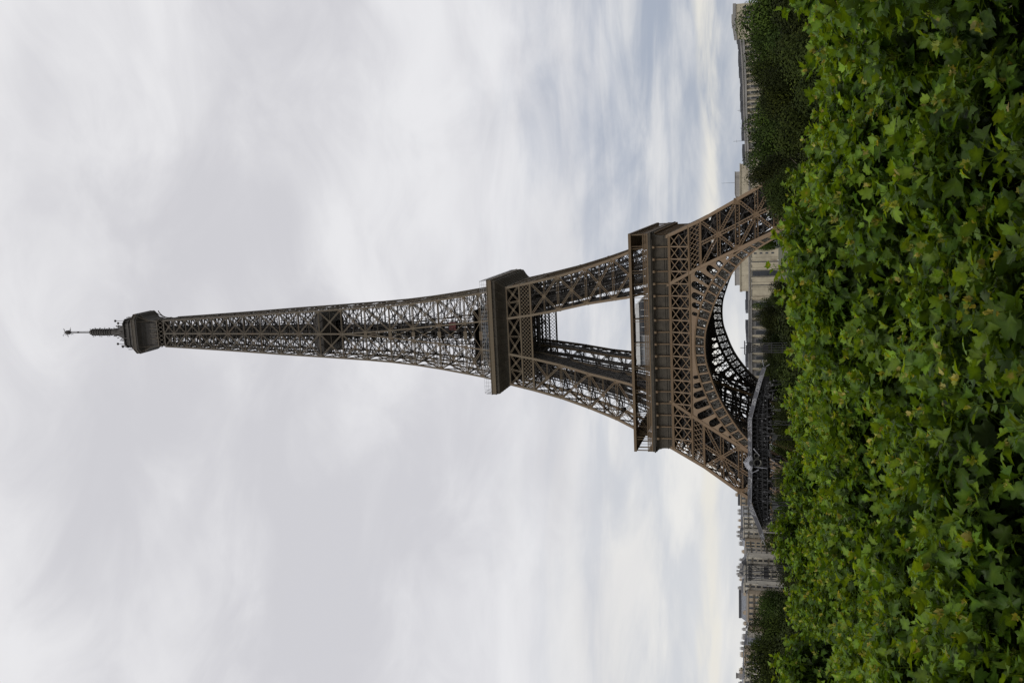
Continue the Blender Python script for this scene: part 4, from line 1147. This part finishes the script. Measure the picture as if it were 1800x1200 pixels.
# ================================================================== THE PALACE ON THE HILL
def windows_on(parent, mb_name, xs, y, z0, z1, w, name='window', n=(0, -1), mat=None):
    pm = MB(); pm.box(-w/2, w/2, -.25, .02, z0, z1); me = pm.mesh(name); me.materials.append(mat or M['window'])
    for x in xs: link(name, me, parent, (x, y, 0))
def pavilion(px, py, Y, rz, label, pole=True):
    """corner pavilion: high body with pilasters and one tall window, two attic steps above"""
    P = at(1316, py, Y); b0 = 20.0
    e = empty('palace_pavilion', (P.x, Y, b0), rz); tag(e, label, 'building')
    zc = P.z-b0; h = zc
    m = MB(); m.box(-22.5, 22.5, 0, 40, 0, zc-.9); m.build('wall', M['stone'], e)
    cz = MB(); cz.box(-23.4, 23.4, -.9, 41, zc-.9, zc+.1); cz.box(-23.0, 23.0, -.5, 40.5, zc-2.4, zc-2.0); cz.build('cornice', M['stone2'], e)
    a1 = MB(); a1.box(-15.5, 15.5, 3, 36, zc+.1, zc+7.2); a1.box(-16.1, 16.1, 2.4, 36.6, zc+7.2, zc+8.0)
    a1.box(-11.9, -11.5, 2.9, 3, zc+.1, zc+7.2); a1.box(11.5, 11.9, 2.9, 3, zc+.1, zc+7.2)
    at1 = a1.build('lower_attic', M['stone'], e)
    a2 = MB(); a2.box(-10, 10, 8, 30, zc+8.0, zc+12.2); a2.box(-10.3, 10.3, 7.7, 30.3, zc+12.2, zc+12.6); a2.build('upper_attic', M['stone2'], e)
    pl = MB()
    for x in (-21.3, -13, -8.8, -4.2, 4.2, 8.8, 13, 21.3): pl.box(x-.9, x+.9, -.55, 0, 2, zc-2.4)
    pieces(pl, 'pilaster', M['stone'], e)
    w = MB(); w.box(-2.2, 2.2, -.12, .02, 5, zc-3.2); w.build('tall_window', M['window'], e)
    mu = MB()
    for x in (-2.35, -.8, .8, 2.35): mu.box(x-.12, x+.12, -.3, -.12, 5, zc-3.2)
    for k in range(8): mu.box(-2.3, 2.3, -.26, -.13, 5+k*(zc-8.2)/8, 5.15+k*(zc-8.2)/8)
    mu.build('window_bars', M['blacksteel'], e)
    lb = MB()
    for x in (-3.3, 3.3, -10.4, 10.4): lb.box(x-.3, x+.3, -.3, .02, 4, zc-3)
    pieces(lb, 'recess', M['slate'], e)
    tw = MB(); 
    for k in range(4): tw.box(17.2, 18.6, -.14, .02, 8+k*5, 10.4+k*5)
    pieces(tw, 'window', M['window'], e)
    tr = MB(); tr.box(-30, 30, -14, 0, -6, 3.2); tr.box(-14, 14, -24, -14, -10, -1); tr.build('terrace', M['stone'], e)
    if pole:
        fp = MB(); fp.tube([(0, 8, zc+12.5), (0, 8, zc+24.5)], [.18, .08], 6); fp.build('flagpole', M['zinc'], e)
    return e
pavilion(0, 481, 930, R(-3), 'pale stone palace pavilion with one tall window, seen through the arch', True)
pavilion(0, 316, 930, R(6), 'pale stone palace pavilion with flagpole above the trees right of the tower', True)
def wing(pts, label, zoff, cols_visible=True):
    """curved wing following points (image x of the cornice, image y, depth)"""
    W = [at(*p) for p in pts]; b0 = W[0]; base = 20.0
    e = empty('palace_wing', (b0.x, b0.y, base)); tag(e, label, 'building')
    # densify
    Q = []
    for a, b in zip(W, W[1:]):
        k = max(1, int((b-a).length/7.6))
        for i in range(k): Q.append(a.lerp(b, i/k))
    Q.append(W[-1]); Q = [Vector((q.x-b0.x, q.y-b0.y, q.z-base)) for q in Q]
    wall, roof, corn, colm, recess = MB(), MB(), MB(), MB(), MB()
    for i, (a, b) in enumerate(zip(Q, Q[1:])):
        d = (b-a); d.z = 0; d.normalize(); nrm = Vector((d.y, -d.x, 0))
        if nrm.y > 0: nrm = -nrm
        mdp = (a+b)/2; L_ = (b-a).length+.05
        def seg(mb, off, dep, z0, z1, ext=0.0):
            p, q = a-nrm*(-off), b-nrm*(-off); 
            p2, q2 = p-nrm*dep, q-nrm*dep
            vs = [(p.x, p.y, z0+a.z), (q.x, q.y, z0+b.z), (q2.x, q2.y, z0+b.z), (p2.x, p2.y, z0+a.z), (p.x, p.y, z1+a.z), (q.x, q.y, z1+b.z), (q2.x, q2.y, z1+b.z), (p2.x, p2.y, z1+a.z)]
            mb.add(vs, ((3, 2, 1, 0), (4, 5, 6, 7), (0, 1, 5, 4), (1, 2, 6, 5), (2, 3, 7, 6), (3, 0, 4, 7)))
        seg(wall, -1.8, 14, -a.z, -3.2); seg(corn, 0, 16, -3.2, -.9); seg(corn, .5, 17, -.9, 0.1)
        if i % 3 != 2: seg(roof, -1.5, 9, .1, 2.2+(i % 2)*.5)
        recess.bar((mdp.x+nrm.x*-1.72, mdp.y+nrm.y*-1.72, -18+mdp.z), (mdp.x-nrm.x*1.72, mdp.y-nrm.y*1.72, -6.5+mdp.z), 3.6, .2, tuple(nrm))
        colm.bar((a.x-nrm.x*.9, a.y-nrm.y*.9, -22+a.z), (a.x-nrm.x*.9, a.y-nrm.y*.9, -3.2+a.z), 1.7, 1.5, tuple(nrm))
    wall.build('wall', M['stone2'], e); c_ = corn.build('cornice', M['stone2'], e); pieces(roof, 'roof_block', M['slate'], e)
    pieces(colm, 'pillar', M['stone'], e); pieces(recess, 'window', M['window'], e)
    return e
wing([(1311, 296, 935), (1309, 250, 915), (1307, 200, 885), (1305.5, 150, 850), (1303, 100, 810), (1299, 50, 770)], 'long curved palace wing with pillars running to the right above the trees', 0)
wing([(1315, 508, 935), (1315.5, 560, 925), (1315.5, 620, 905), (1316, 690, 880)], 'palace wing with pillars seen through the arch left of its pavilion', 0)
def end_block():
    P = at(1287, 29, 760); e = empty('end_pavilion', (P.x, 760, 20), R(8)); tag(e, 'square stone end pavilion of the palace at the far right edge', 'building')
    z = P.z-20; m = MB(); m.box(-9.2, 9.2, 0, 20, 0, z-2.6); m.build('wall', M['stone'], e)
    m = MB(); m.box(-9.6, 9.6, -.4, 20.4, z-2.6, z-.4); m.box(-4, 2.5, 2, 12, z-.4, z+.6); m.build('roof', M['stone2'], e)
    windows_on(e, '', (-6, -2, 2, 6), 0, z-16, z-8, 1.6)
end_block()

# ================================================================== PARIS HOUSES AT THE LEFT
def house(y0, y1, xtop, Y, label, wall='cream', roof='slate', roofpx=6, style='mansard', storeys=5, xroof=None, chim=True):
    A = at(xtop, y1, Y); B = at(xtop, y0, Y); cx = (A.x+B.x)/2; W = B.x-A.x; ztop = A.z
    ppm = Y/1792.3; rh = roofpx*ppm; dep = 14
    e = empty('apartment_house', (cx, Y, 0), 0); tag(e, label, 'building')
    zw = ztop-rh; hw = W/2
    m = MB(); m.box(-hw, hw, 0, dep, 0, zw); m.box(-hw-.2, hw+.2, -.35, dep, zw-.5, zw)
    for k in range(1, storeys): m.box(-hw, hw, -.18, 0, zw-k*3.3-.12, zw-k*3.3+.12)
    wl = m.build('wall', M[wall], e)
    for k in (1, 4):
        if k < storeys:
            bl = MB(); zb_ = zw-k*3.3; bl.box(-hw*.97, hw*.97, -.75, -.18, zb_-.1, zb_+.05); bl.box(-hw*.97, hw*.97, -.76, -.72, zb_+.8, zb_+.88)
            for q in range(int(W/.5)): bl.box(-hw*.96+q*.5, -hw*.96+q*.5+.06, -.76, -.72, zb_, zb_+.82)
            bl.build('balcony', M['blacksteel'], e)
    r_ = MB()
    if style == 'mansard':
        i = min(1.6, hw*.35); vs = [(-hw, 0, zw), (hw, 0, zw), (hw, dep, zw), (-hw, dep, zw), (-hw+i*.4, i, ztop-.3), (hw-i*.4, i, ztop-.3), (hw-i*.4, dep-i, ztop-.3), (-hw+i*.4, dep-i, ztop-.3)]
        r_.add(vs, ((0, 1, 5, 4), (1, 2, 6, 5), (2, 3, 7, 6), (3, 0, 4, 7), (4, 5, 6, 7)))
    elif style == 'gable':
        r_.add([(-hw, -.3, zw), (hw, -.3, zw), (hw, dep, zw), (-hw, dep, zw), (0, -.3, ztop), (0, dep, ztop)], ((0, 1, 4), (1, 2, 5, 4), (2, 3, 5), (3, 0, 4, 5)))
    elif style == 'slope':
        r_.add([(-hw, -.3, zw), (hw, -.3, zw), (hw, dep, zw), (-hw, dep, zw), (-hw, dep*.5, ztop), (hw, dep*.5, ztop)], ((0, 1, 5, 4), (1, 2, 5), (2, 3, 4, 5), (3, 0, 4)))
    else: r_.box(-hw, hw, 0, dep, zw, ztop)
    ro = r_.build('roof', M[roof], e)
    rnd = random.Random(int(y0*7))
    if chim:
        cme = MB(); cme.box(-.8, .8, 0, 1.2, -1.5, 1.3)
        for q in (-.5, 0, .5): cme.lathe([(.16, 1.3), (.13, 2.1)], (q, .6, 0), 6)
        cme = cme.mesh('chimney'); cme.materials.append(M['ochre' if rnd.random() < .5 else 'stone2'])
        for k in range(max(2, int(W/3.6))): link('chimney', cme, ro, (rnd.uniform(-hw*.8, hw*.8), rnd.uniform(2, 7), ztop-.2))
    nwin = max(2, int(W/2.9)); wm = MB(); wm.box(-.62, .62, -.06, .02, -1.15, 1.15); wm = wm.mesh('window'); wm.materials.append(M['window'])
    sm_ = MB(); sm_.box(-.8, .8, -.22, 0, -1.35, -1.15); sm_.box(-.8, .8, -.14, 0, 1.15, 1.35); sm_.box(-.8, -.64, -.1, 0, -1.15, 1.15); sm_.box(.64, .8, -.1, 0, -1.15, 1.15); sm_ = sm_.mesh('window_surround'); sm_.materials.append(M['stone'])
    for s in range(storeys):
        for k in range(nwin):
            x = -hw+(k+.5)*W/nwin; z = zw-1.9-s*3.3
            if nwin*storeys > 96 and s == storeys-1: continue
            wo = link('window', wm, e, (x, 0, z)); link('window_surround', sm_, wo)
    if style == 'mansard' and rh > 2.2:
        dm = MB(); dm.box(-.6, .6, -.1, 1.4, -.8, .8); dm.box(-.75, .75, -.25, 1.5, .8, 1.0); dm = dm.mesh('dormer'); dm.materials.append(M['stone2'])
        dg = MB(); dg.box(-.42, .42, -.14, -.1, -.6, .6); dg = dg.mesh('pane'); dg.materials.append(M['window'])
        for k in range(0, nwin, 1):
            d_ = link('dormer', dm, ro, (-hw+(k+.5)*W/nwin, .15, zw+min(1.4, rh*.45)))
    return e
H = [
 (862, 888, 1297, 640, 'narrow brown stone house touching the foot of the left tower leg', 'ochre', 'slate', 4, 'flat', 6),
 (888, 907, 1301, 650, 'blue grey apartment house with pale balconies beside the brown one', 'bluegrey', 'slate', 4, 'mansard', 6),
 (907, 932, 1301, 700, 'cream apartment house with flat chimney-crowded roof behind the beam end', 'cream', 'slate', 5, 'mansard', 6),
 (932, 950, 1299, 690, 'tall cream house with a raised dark corner roof', 'cream', 'slate', 7, 'mansard', 6),
 (950, 961, 1303, 680, 'narrow ochre house with rounded zinc roof', 'ochre', 'zinc', 6, 'slope', 6),
 (961, 978, 1308, 700, 'low grey flat roofed block', 'stone2', 'stone2', 3, 'flat', 5),
 (978, 998, 1303, 660, 'gabled cream house with dark roof ridge', 'cream', 'slate', 9, 'gable', 5),
 (998, 1012, 1299, 650, 'cream house with steep pointed dark roof', 'cream', 'slate', 8, 'gable', 6),
 (1012, 1024, 1303, 690, 'pale house with twin thin chimneys', 'cream', 'zinc', 5, 'mansard', 6),
 (1024, 1043, 1302, 600, 'cream facade with rows of tall windows next to the glass roof', 'cream', 'slate', 5, 'mansard', 7),
 (1043, 1092, 1311, 590, 'wide ochre building below the large ribbed glass roof', 'ochre', 'stone2', 3, 'flat', 6),
 (1092, 1107, 1311, 610, 'small grey house with cluttered roof', 'stone2', 'slate', 4, 'mansard', 5),
 (1107, 1120, 1309, 600, 'white and ochre house with pale gable', 'ochre', 'white', 5, 'slope', 5),
 (1120, 1132, 1309, 580, 'pale block with flat zinc roof', 'cream', 'zinc', 4, 'flat', 5),
 (1132, 1146, 1306, 560, 'grey house with dark glazed top floor', 'bluegrey', 'slate', 6, 'mansard', 5),
 (1146, 1168, 1306, 540, 'blank ochre party wall house', 'ochre', 'zinc', 2, 'flat', 3),
 (1168, 1192, 1304, 560, 'long cream house with low dark roof at the left', 'cream', 'slate', 5, 'mansard', 5),
 (1192, 1215, 1303, 560, 'cream apartment house cut by the left edge', 'cream', 'zinc', 4, 'mansard', 5),
 (838, 864, 1306, 700, 'grey apartment house partly hidden by the left tower leg', 'cream', 'slate', 5, 'mansard', 6),
]
for h in H:
    house(h[0], h[1], h[2], h[3], h[4], h[5], h[6], h[7], h[8], h[9])
def glass_hall():
    Y = 640; A = at(1301, 1091, Y); B = at(1301, 1043, Y); p = Y/1792.3
    e = empty('glass_roofed_hall', ((A.x+B.x)/2, Y, 0)); tag(e, 'long hall with ribbed grey glass roof rising behind the ochre building', 'building')
    hw = (B.x-A.x)/2; z1 = A.z; z0 = z1-11*p
    m = MB(); m.box(-hw, hw, 0, 22, 0, z0); m.build('wall', M['stone2'], e)
    r_ = MB(); r_.add([(-hw, 0, z0), (hw, 0, z0), (hw, 22, z0), (-hw, 22, z0), (-hw, 9, z1), (hw, 9, z1), (hw, 12, z1), (-hw, 12, z1)], ((0, 1, 5, 4), (1, 2, 6, 5), (2, 3, 7, 6), (3, 0, 4, 7), (4, 5, 6, 7)))
    ro = r_.build('roof', M['glassroof'], e)
    rb = MB()
    for k in range(41):
        x = -hw+k*2*hw/40; rb.bar((x, -.05, z0+.1), (x, 8.95, z1+.1), .1, .15, (0, -1, 1))
    rb.build('glazing_bars', M['zinc'], ro)
    d = MB(); d.box(-hw-.3, hw+.3, 8, 13, z1, z1+1.2); d.build('roof_ridge', M['slate'], e)
glass_hall()
def tents():
    me = MB(); me.lathe([(2.3, 2.2), (1.1, 3.3), (.12, 5.0)], (0, 0, 0), 8); me = me.mesh('canvas_roof'); me.materials.append(M['white'])
    pm = MB(); pm.bar((-1.6, -1.6, 0), (-1.6, -1.6, 2.4), .12, .12); pm = pm.mesh('pole'); pm.materials.append(M['zinc'])
    for k, (y, lb) in enumerate(((457, 'right'), (468, 'middle'), (479, 'left'))):
        P = at(1378, y, 884); e = empty('white_tent', (P.x, 884, 19.2)); tag(e, 'small pointed white tent before the palace terrace, %s one of the three' % lb, 'tent', 'white tents on the terrace')
        link('canvas_roof', me, e)
        for q in range(4): link('pole', pm, e, rz=q*math.pi/2)
tents()
# small rooftop objects on the skyline
def skyline():
    for x, y, hpx, w, lb in ((1305, 1003, 9, .7, 'pair of pale chimneys on the gabled house skyline'), (1306, 1012, 8, .8, 'thin white vent pipe beside the steep roof'), (1300, 1187, 5, 2.2, 'dark rooftop lift box near the left edge')):
        P = at(x, y, 585); b = MB(); h_ = hpx*.33
        b.box(-w/2, w/2, -w/2, w/2, 0, h_); b.box(-w*.65, w*.65, -w*.65, w*.65, h_, h_+.25)
        b.box(-w*.7, w*.7, -w*.7, w*.7, -14, 0)
        o = b.build('rooftop_chimney', M['stone2'], None, (P.x, 585, P.z)); tag(o, lb, 'chimney')
    for k, (x, y, Y, h_) in enumerate(((1303, 247, 900, 9), (1305, 193, 880, 5))):
        P = at(1308, y, Y); b = MB(); b.tube([(0, 0, -6), (0, 0, h_*.9)], .12, 6); b.bar((-1.4, 0, h_*.6), (1.4, 0, h_*.6), .1, .1)
        o = b.build('roof_aerial', M['blacksteel'], None, (P.x, Y+2, P.z+1)); tag(o, ('thin aerial with crossbar on the right palace wing', 'short thin mast on the right palace wing')[k], 'aerial')
skyline()

# ================================================================== THE STAGE UNDER THE TOWER
def stage():
    Y = 230
    C0 = at(1318, 808, Y)
    e = empty('concert_stage', (C0.x, Y, 0)); tag(e, 'black open-air concert stage with a silver patterned arch beam across its front', 'stage')
    def L(px, py, dy=0):
        p = at(px, py, Y); return (p.x-C0.x, dy, p.z)
    silver = bpy.data.materials.new('silver_patterned_panel'); silver.use_nodes = True; t = silver.node_tree; b = t.nodes['Principled BSDF']
    co = N('ShaderNodeTexCoord', t).outputs['Object']
    v = N('ShaderNodeTexVoronoi', t); v.inputs['Scale'].default_value = 1.5; v.feature = 'DISTANCE_TO_EDGE'; t.links.new(vscale(t, co, (1, 1, 2.2)), v.inputs['Vector'])
    f = maprange(t, v.outputs['Distance'], .03, .12)
    g = maprange(t, noise(t, co, .33, 2, .5), .47, .53)
    c = mixc(t, mathn(t, 'MULTIPLY', g, mathn(t, 'SUBTRACT', 1.0, f)), (0.09, 0.092, 0.105), (0.42, 0.42, 0.43))
    c = mixc(t, mathn(t, 'MULTIPLY', maprange(t, noise(t, co, .9, 4, .7), .5, .62), .8), c, (0.06, 0.055, 0.055))
    t.links.new(c, b.inputs['Base Color']); b.inputs['Roughness'].default_value = .45
    SIL = material('silver_cloth', (0.24, 0.245, 0.27), .4, .3, .8)
    pts = [L(1343, 646), L(1338, 662), L(1327, 700), L(1318, 736), L(1318, 780), L(1318.5, 835), L(1317.5, 884), L(1325, 903), L(1335, 927), L(1341, 947)]
    bm_ = MB()
    bm_.poly(pts, .85, .8, (0, -1, 0)); bo = bm_.build('arch_beam', silver, e)
    ed = MB()
    for o in (-.42,):
        ed.poly([(x, y, z+o) for x, y, z in pts], .07, .86, (0, -1, 0))
    for a, q in ((pts[0], L(1340, 632)), (pts[0], L(1353, 640)), (pts[-1], L(1345, 958)), (pts[-1], L(1338, 953))): ed.bar(a, q, .12, .12)
    ed.build('beam_edges', SIL, bo)
    rf = MB()
    x0, x1 = L(1330, 665)[0], L(1330, 930)[0]       # x0 right end, x1 left end
    zt, zb = L(1322, 800)[2], L(1351, 800)[2]
    lo, hi = min(x0, x1), max(x0, x1)
    def topz(x):
        t_ = [(p[0], p[2]) for p in sorted(pts)]; return interp(t_, x)-.5
    # roof of dark trusses: chords, verticals and lacing in several rows
    for dy in (.8, 4.5, 8.5, 12.5, 16):
        n = 34
        for k in range(n):
            a, b_ = lo+(hi-lo)*k/n, lo+(hi-lo)*(k+1)/n
            za, zb2 = topz(a), topz(b_); l_ = zb+.3
            for f_ in (0, .33, .66, 1.0):
                rf.bar((a, dy, za+(l_-za)*f_), (b_, dy, zb2+(l_-zb2)*f_), .13, .13)
            rf.bar((a, dy, za), (a, dy, l_), .11, .11)
            rf.bar((a, dy, za), (b_, dy, l_), .08, .08); rf.bar((b_, dy, zb2), (a, dy, l_), .08, .08)
            if dy < 13 and k % 2 == 0: rf.bar((a, dy, za-.3), (a, dy+4, za-.3), .1, .1, (0, 0, 1))
    rf.build('roof_truss', M['blacksteel'], e)
    scr = MB(); n = 30
    for k in range(n):        # black scrim behind the trusses
        a, b_ = lo+(hi-lo)*k/n, lo+(hi-lo)*(k+1)/n; wv = .25*math.sin(k*1.7)
        scr.add([(a, 10+wv, topz(a)-.1), (b_, 10-wv, topz(b_)-.1), (b_, 10-wv, zb), (a, 10+wv, zb), (a, 10.12+wv, topz(a)-.1), (b_, 10.12-wv, topz(b_)-.1), (b_, 10.12-wv, zb), (a, 10.12+wv, zb)], ((3, 2, 1, 0), (4, 5, 6, 7), (0, 1, 5, 4), (2, 3, 7, 6)))
        scr.add([(a, 1, topz(a)), (b_, 1, topz(b_)), (b_, 18, topz(b_)), (a, 18, topz(a))], ((0, 1, 2, 3),))
    cl = MB()
    for (a, b_, c2) in ((L(1336, 680, 6), L(1352, 672, 6), L(1350, 690, 6)), (L(1356, 886, 6), L(1356, 905, 6), L(1371, 896, 6)), (L(1356, 770, 12), L(1354, 790, 12), L(1366, 776, 12))):
        cl.add([a, b_, c2, (a[0], a[1]+.15, a[2]), (b_[0], b_[1]+.15, b_[2]), (c2[0], c2[1]+.15, c2[2])], ((0, 1, 2), (5, 4, 3), (0, 3, 4, 1), (1, 4, 5, 2), (2, 5, 3, 0)))
    pieces(cl, 'grey_cloth', M['greypanel'], e)
    gr = MB(); rq = random.Random(9)
    for k in range(260):       # pale rigging, chain hoists and cable loops among the black trusses
        x = rq.uniform(lo+.4, hi-.4); zt2 = topz(x); z = rq.uniform(zb-1.5, zt2-.3); d = rq.uniform(.2, 1.5); q = rq.random()
        if q < .4: gr.bar((x, d, z), (x+rq.uniform(-1.2, 1.2), d, z+rq.uniform(-.3, .3)), .06, .06)
        elif q < .8: gr.bar((x, d, z), (x+rq.uniform(-.2, .2), d, z-rq.uniform(.4, 1.8)), .05, .05)
        else: gr.box(x-.15, x+.15, d-.1, d+.1, z, z+.2)
    tag(gr.build('rigging', material('worn_grey_rigging', (0.11, 0.11, 0.115), .6, .6, 2), e), kind='stuff')
    scr.build('black_scrim', M['black'], e)
    hang = MB(); rn = random.Random(4)
    for k in range(90):
        x = rn.uniform(lo+.5, hi-.5); z = rn.uniform(zb-.6, topz(x)-.9); d = rn.uniform(.3, 6)
        hang.box(x-.16, x+.16, d-.2, d+.2, z, z+rn.uniform(.3, .55)); hang.lathe([(.1, -.35), (.18, -.1), (.12, 0)], (x, d, z), 6)
    hang.build('spotlights', M['greypanel'] if False else material('spotlight_body', (0.06, 0.06, 0.065), .4, .5, 3), e)
    for k in range(8):
        x = lo+1+(hi-lo-2)*k/7
        pm = MB()
        for a, b_ in ((-.35, -.35), (.35, -.35), (.35, .35), (-.35, .35)): pm.bar((a, b_, 0), (a, b_, zb+.3), .1, .1)
        z = 0; g = 1
        while z < zb-.5: pm.bar((-.35*g, -.35, z), (.35*g, -.35, z+.8), .06, .06); pm.bar((-.35, -.35*g, z), (-.35, .35*g, z+.8), .06, .06); z += .8; g = -g
        pm.build('roof_column', M['blacksteel'], e, (x, 2.5 if k % 2 else 15, 0))
    dk = MB(); dk.box(lo, hi, 0, 18, 0, 1.8); dk.build('stage_deck', M['black'], e)
    # emblem in the middle: ribbed silver shell over a dark wreath with crossed silver poles
    sh = MB(); c = L(1324, 812, -1.2); n = 11
    for k in range(n):
        a = math.pi*(k+.5)/n*.94+.09; p = (c[0]+1.75*math.cos(a)*.95, c[1]-.3, c[2]+1.75*math.sin(a))
        sh.tube([(c[0]+.2*math.cos(a), c[1], c[2]), ((c[0]+p[0])/2, c[1]-.75, (c[2]+p[2])/2), p], [.10, .30, .24], 6)
    so = sh.build('silver_shell', SIL, e)
    wr = MB(); cw = L(1332, 812, -1.0); ring = [(cw[0]+.78*math.cos(2*math.pi*k/18), cw[1], cw[2]+.78*math.sin(2*math.pi*k/18)) for k in range(19)]
    wr.tube(ring, .17, 7); ring = [(cw[0]+1.5+.5*math.cos(2*math.pi*k/18), cw[1], cw[2]+.2+.5*math.sin(2*math.pi*k/18)) for k in range(19)]; wr.tube(ring, .12, 7)
    wr.build('dark_wreath', material('dark_bronze', (0.07, 0.068, 0.055), .45, .3, 2), e)
    st = MB(); 
    for p, q in ((L(1325, 787, -1.1), L(1336, 800, -1.1)), (L(1326, 819, -1.1), L(1349, 822, -1.1)), (L(1334, 824, -1.1), L(1322, 830, -1.1)), (L(1355, 806, -1.1), L(1362, 810, -1.1)), (L(1355, 824, -1.1), L(1362, 827, -1.1))): st.tube([p, q], [.13, .07], 6)
    pieces(st, 'silver_pole', SIL, e)
stage()
def scaffold_mast(px, py, w, h_px, label, cross=True, Y=225):
    T = at(px, py, Y); e = empty('scaffold_mast', (T.x, Y, 0)); tag(e, label, 'mast')
    z1 = T.z; z0 = 0; m = MB()
    xs = [-w/2+w*k/4 for k in range(5)]
    for x in xs:
        for y in (-.8, .8): m.bar((x, y, 0), (x, y, z1-.2), .15, .15)
    z = z1-1.2
    while z > 1:
        for y in (-.8, .8): m.bar((-w/2, y, z), (w/2, y, z), .12, .12)
        z -= 2.2
    m.bar((-w/2, -.8, z1-1.2), (w/2, -.8, z1-5.6), .14, .14); m.bar((w/2, .8, z1-1.2), (-w/2, .8, z1-5.6), .14, .14)
    m.build('mast_frame', M['blacksteel'], e)
    t_ = MB(); t_.bar((-w*.75, 0, z1), (w*.75, 0, z1), .22, .3); t_.bar((-w*.5, 0, z1-.7), (w*.5, 0, z1-.7), .3, .5); t_.bar((0, 0, z1), (0, 0, z1+.9), .12, .12)
    for x in xs: t_.box(x-.22, x+.22, -1.0, -.5, z1-1.1, z1-.45)
    t_.build('crossbar', M['blacksteel'], e)
    cb = MB(); cb.box(-w*.36, w*.36, -.6, .6, z1-4.9, z1-3.8); cb.build('speaker_cluster', M['black'], e)
scaffold_mast(1309, 611, 2.0, 0, 'black scaffold lighting mast standing in the arch opening')
scaffold_mast(1312, 1004, 3.2, 0, 'black scaffold frame mast in front of the gabled houses', Y=235)
def lamp(px, py, Y, label):
    T = at(px, py, Y); e = empty('street_lamp', (T.x, Y, 0)); tag(e, label, 'street lamp')
    m = MB(); m.tube([(0, 0, 0), (0, 0, T.z-2), (.25, 0, T.z-.7), (.9, 0, T.z-.1), (1.7, 0, T.z)], [.16, .11, .09, .07, .06], 8); m.build('pole', M['stone2'], e)
    m = MB(); m.lathe([(.05, .12), (.3, .02), (.34, -.1), (.2, -.2)], (1.9, 0, T.z), 10); m.build('lamp_head', M['white'], e)
lamp(1322, 934, 300, 'pale curved street lamp rising beside the left end of the stage')
lamp(1328, 1028, 260, 'pale slender street lamp in front of the tall window facade')
# visitors along the railing of the second platform
def people():
    import bmesh
    cols = [(0.25, 0.03, 0.03), (0.04, 0.05, 0.09), (0.03, 0.03, 0.03), (0.30, 0.29, 0.27), (0.10, 0.06, 0.04)]
    names = ['dark red', 'navy', 'black', 'pale grey', 'brown']
    skin = material('skin', (0.42, 0.26, 0.19), .6, .1, 5)
    mb = MB()
    body = [((0, 0, 0), 0)]
    me0 = []
    for ci, c in enumerate(cols):
        b = MB()
        b.lathe([(.09, .0), (.10, .05), (.13, .5), (.19, .85), (.20, 1.0), (.17, 1.15), (.22, 1.38), (.17, 1.46), (.07, 1.5), (.065, 1.55), (.10, 1.6), (.115, 1.68), (.09, 1.76), (.03, 1.8)], (0, 0, 0), 10)
        b.tube([(.2, 0, 1.4), (.27, -.05, 1.15), (.2, -.28, 1.08)], [.06, .05, .035], 6); b.tube([(-.2, 0, 1.4), (-.27, -.05, 1.15), (-.2, -.28, 1.08)], [.06, .05, .035], 6)
        me = b.mesh('person'); me.materials.append(material('coat_%d' % ci, c, .8, .2, 3)); me.materials.append(skin)
        for p in me.polygons:
            if p.center.z > 1.52: p.material_index = 1
        me0.append(me)
    rnd = random.Random(2); a = -0.161
    for k in range(14):
        x = -19.5+k*3.0+rnd.uniform(-.6, .6); y = -20.9
        X = 4.835+x*math.cos(a)-y*math.sin(a); Yw = 385.286+x*math.sin(a)+y*math.cos(a)
        ci = k % 5
        o = link('person', me0[ci], None, (X, Yw, 118.4), a+rnd.uniform(-.5, .5)); 
        tag(o, 'tiny visitor in %s clothing leaning on the second platform railing' % names[ci], 'person', 'visitors in %s on the platform railing' % names[ci])
people()
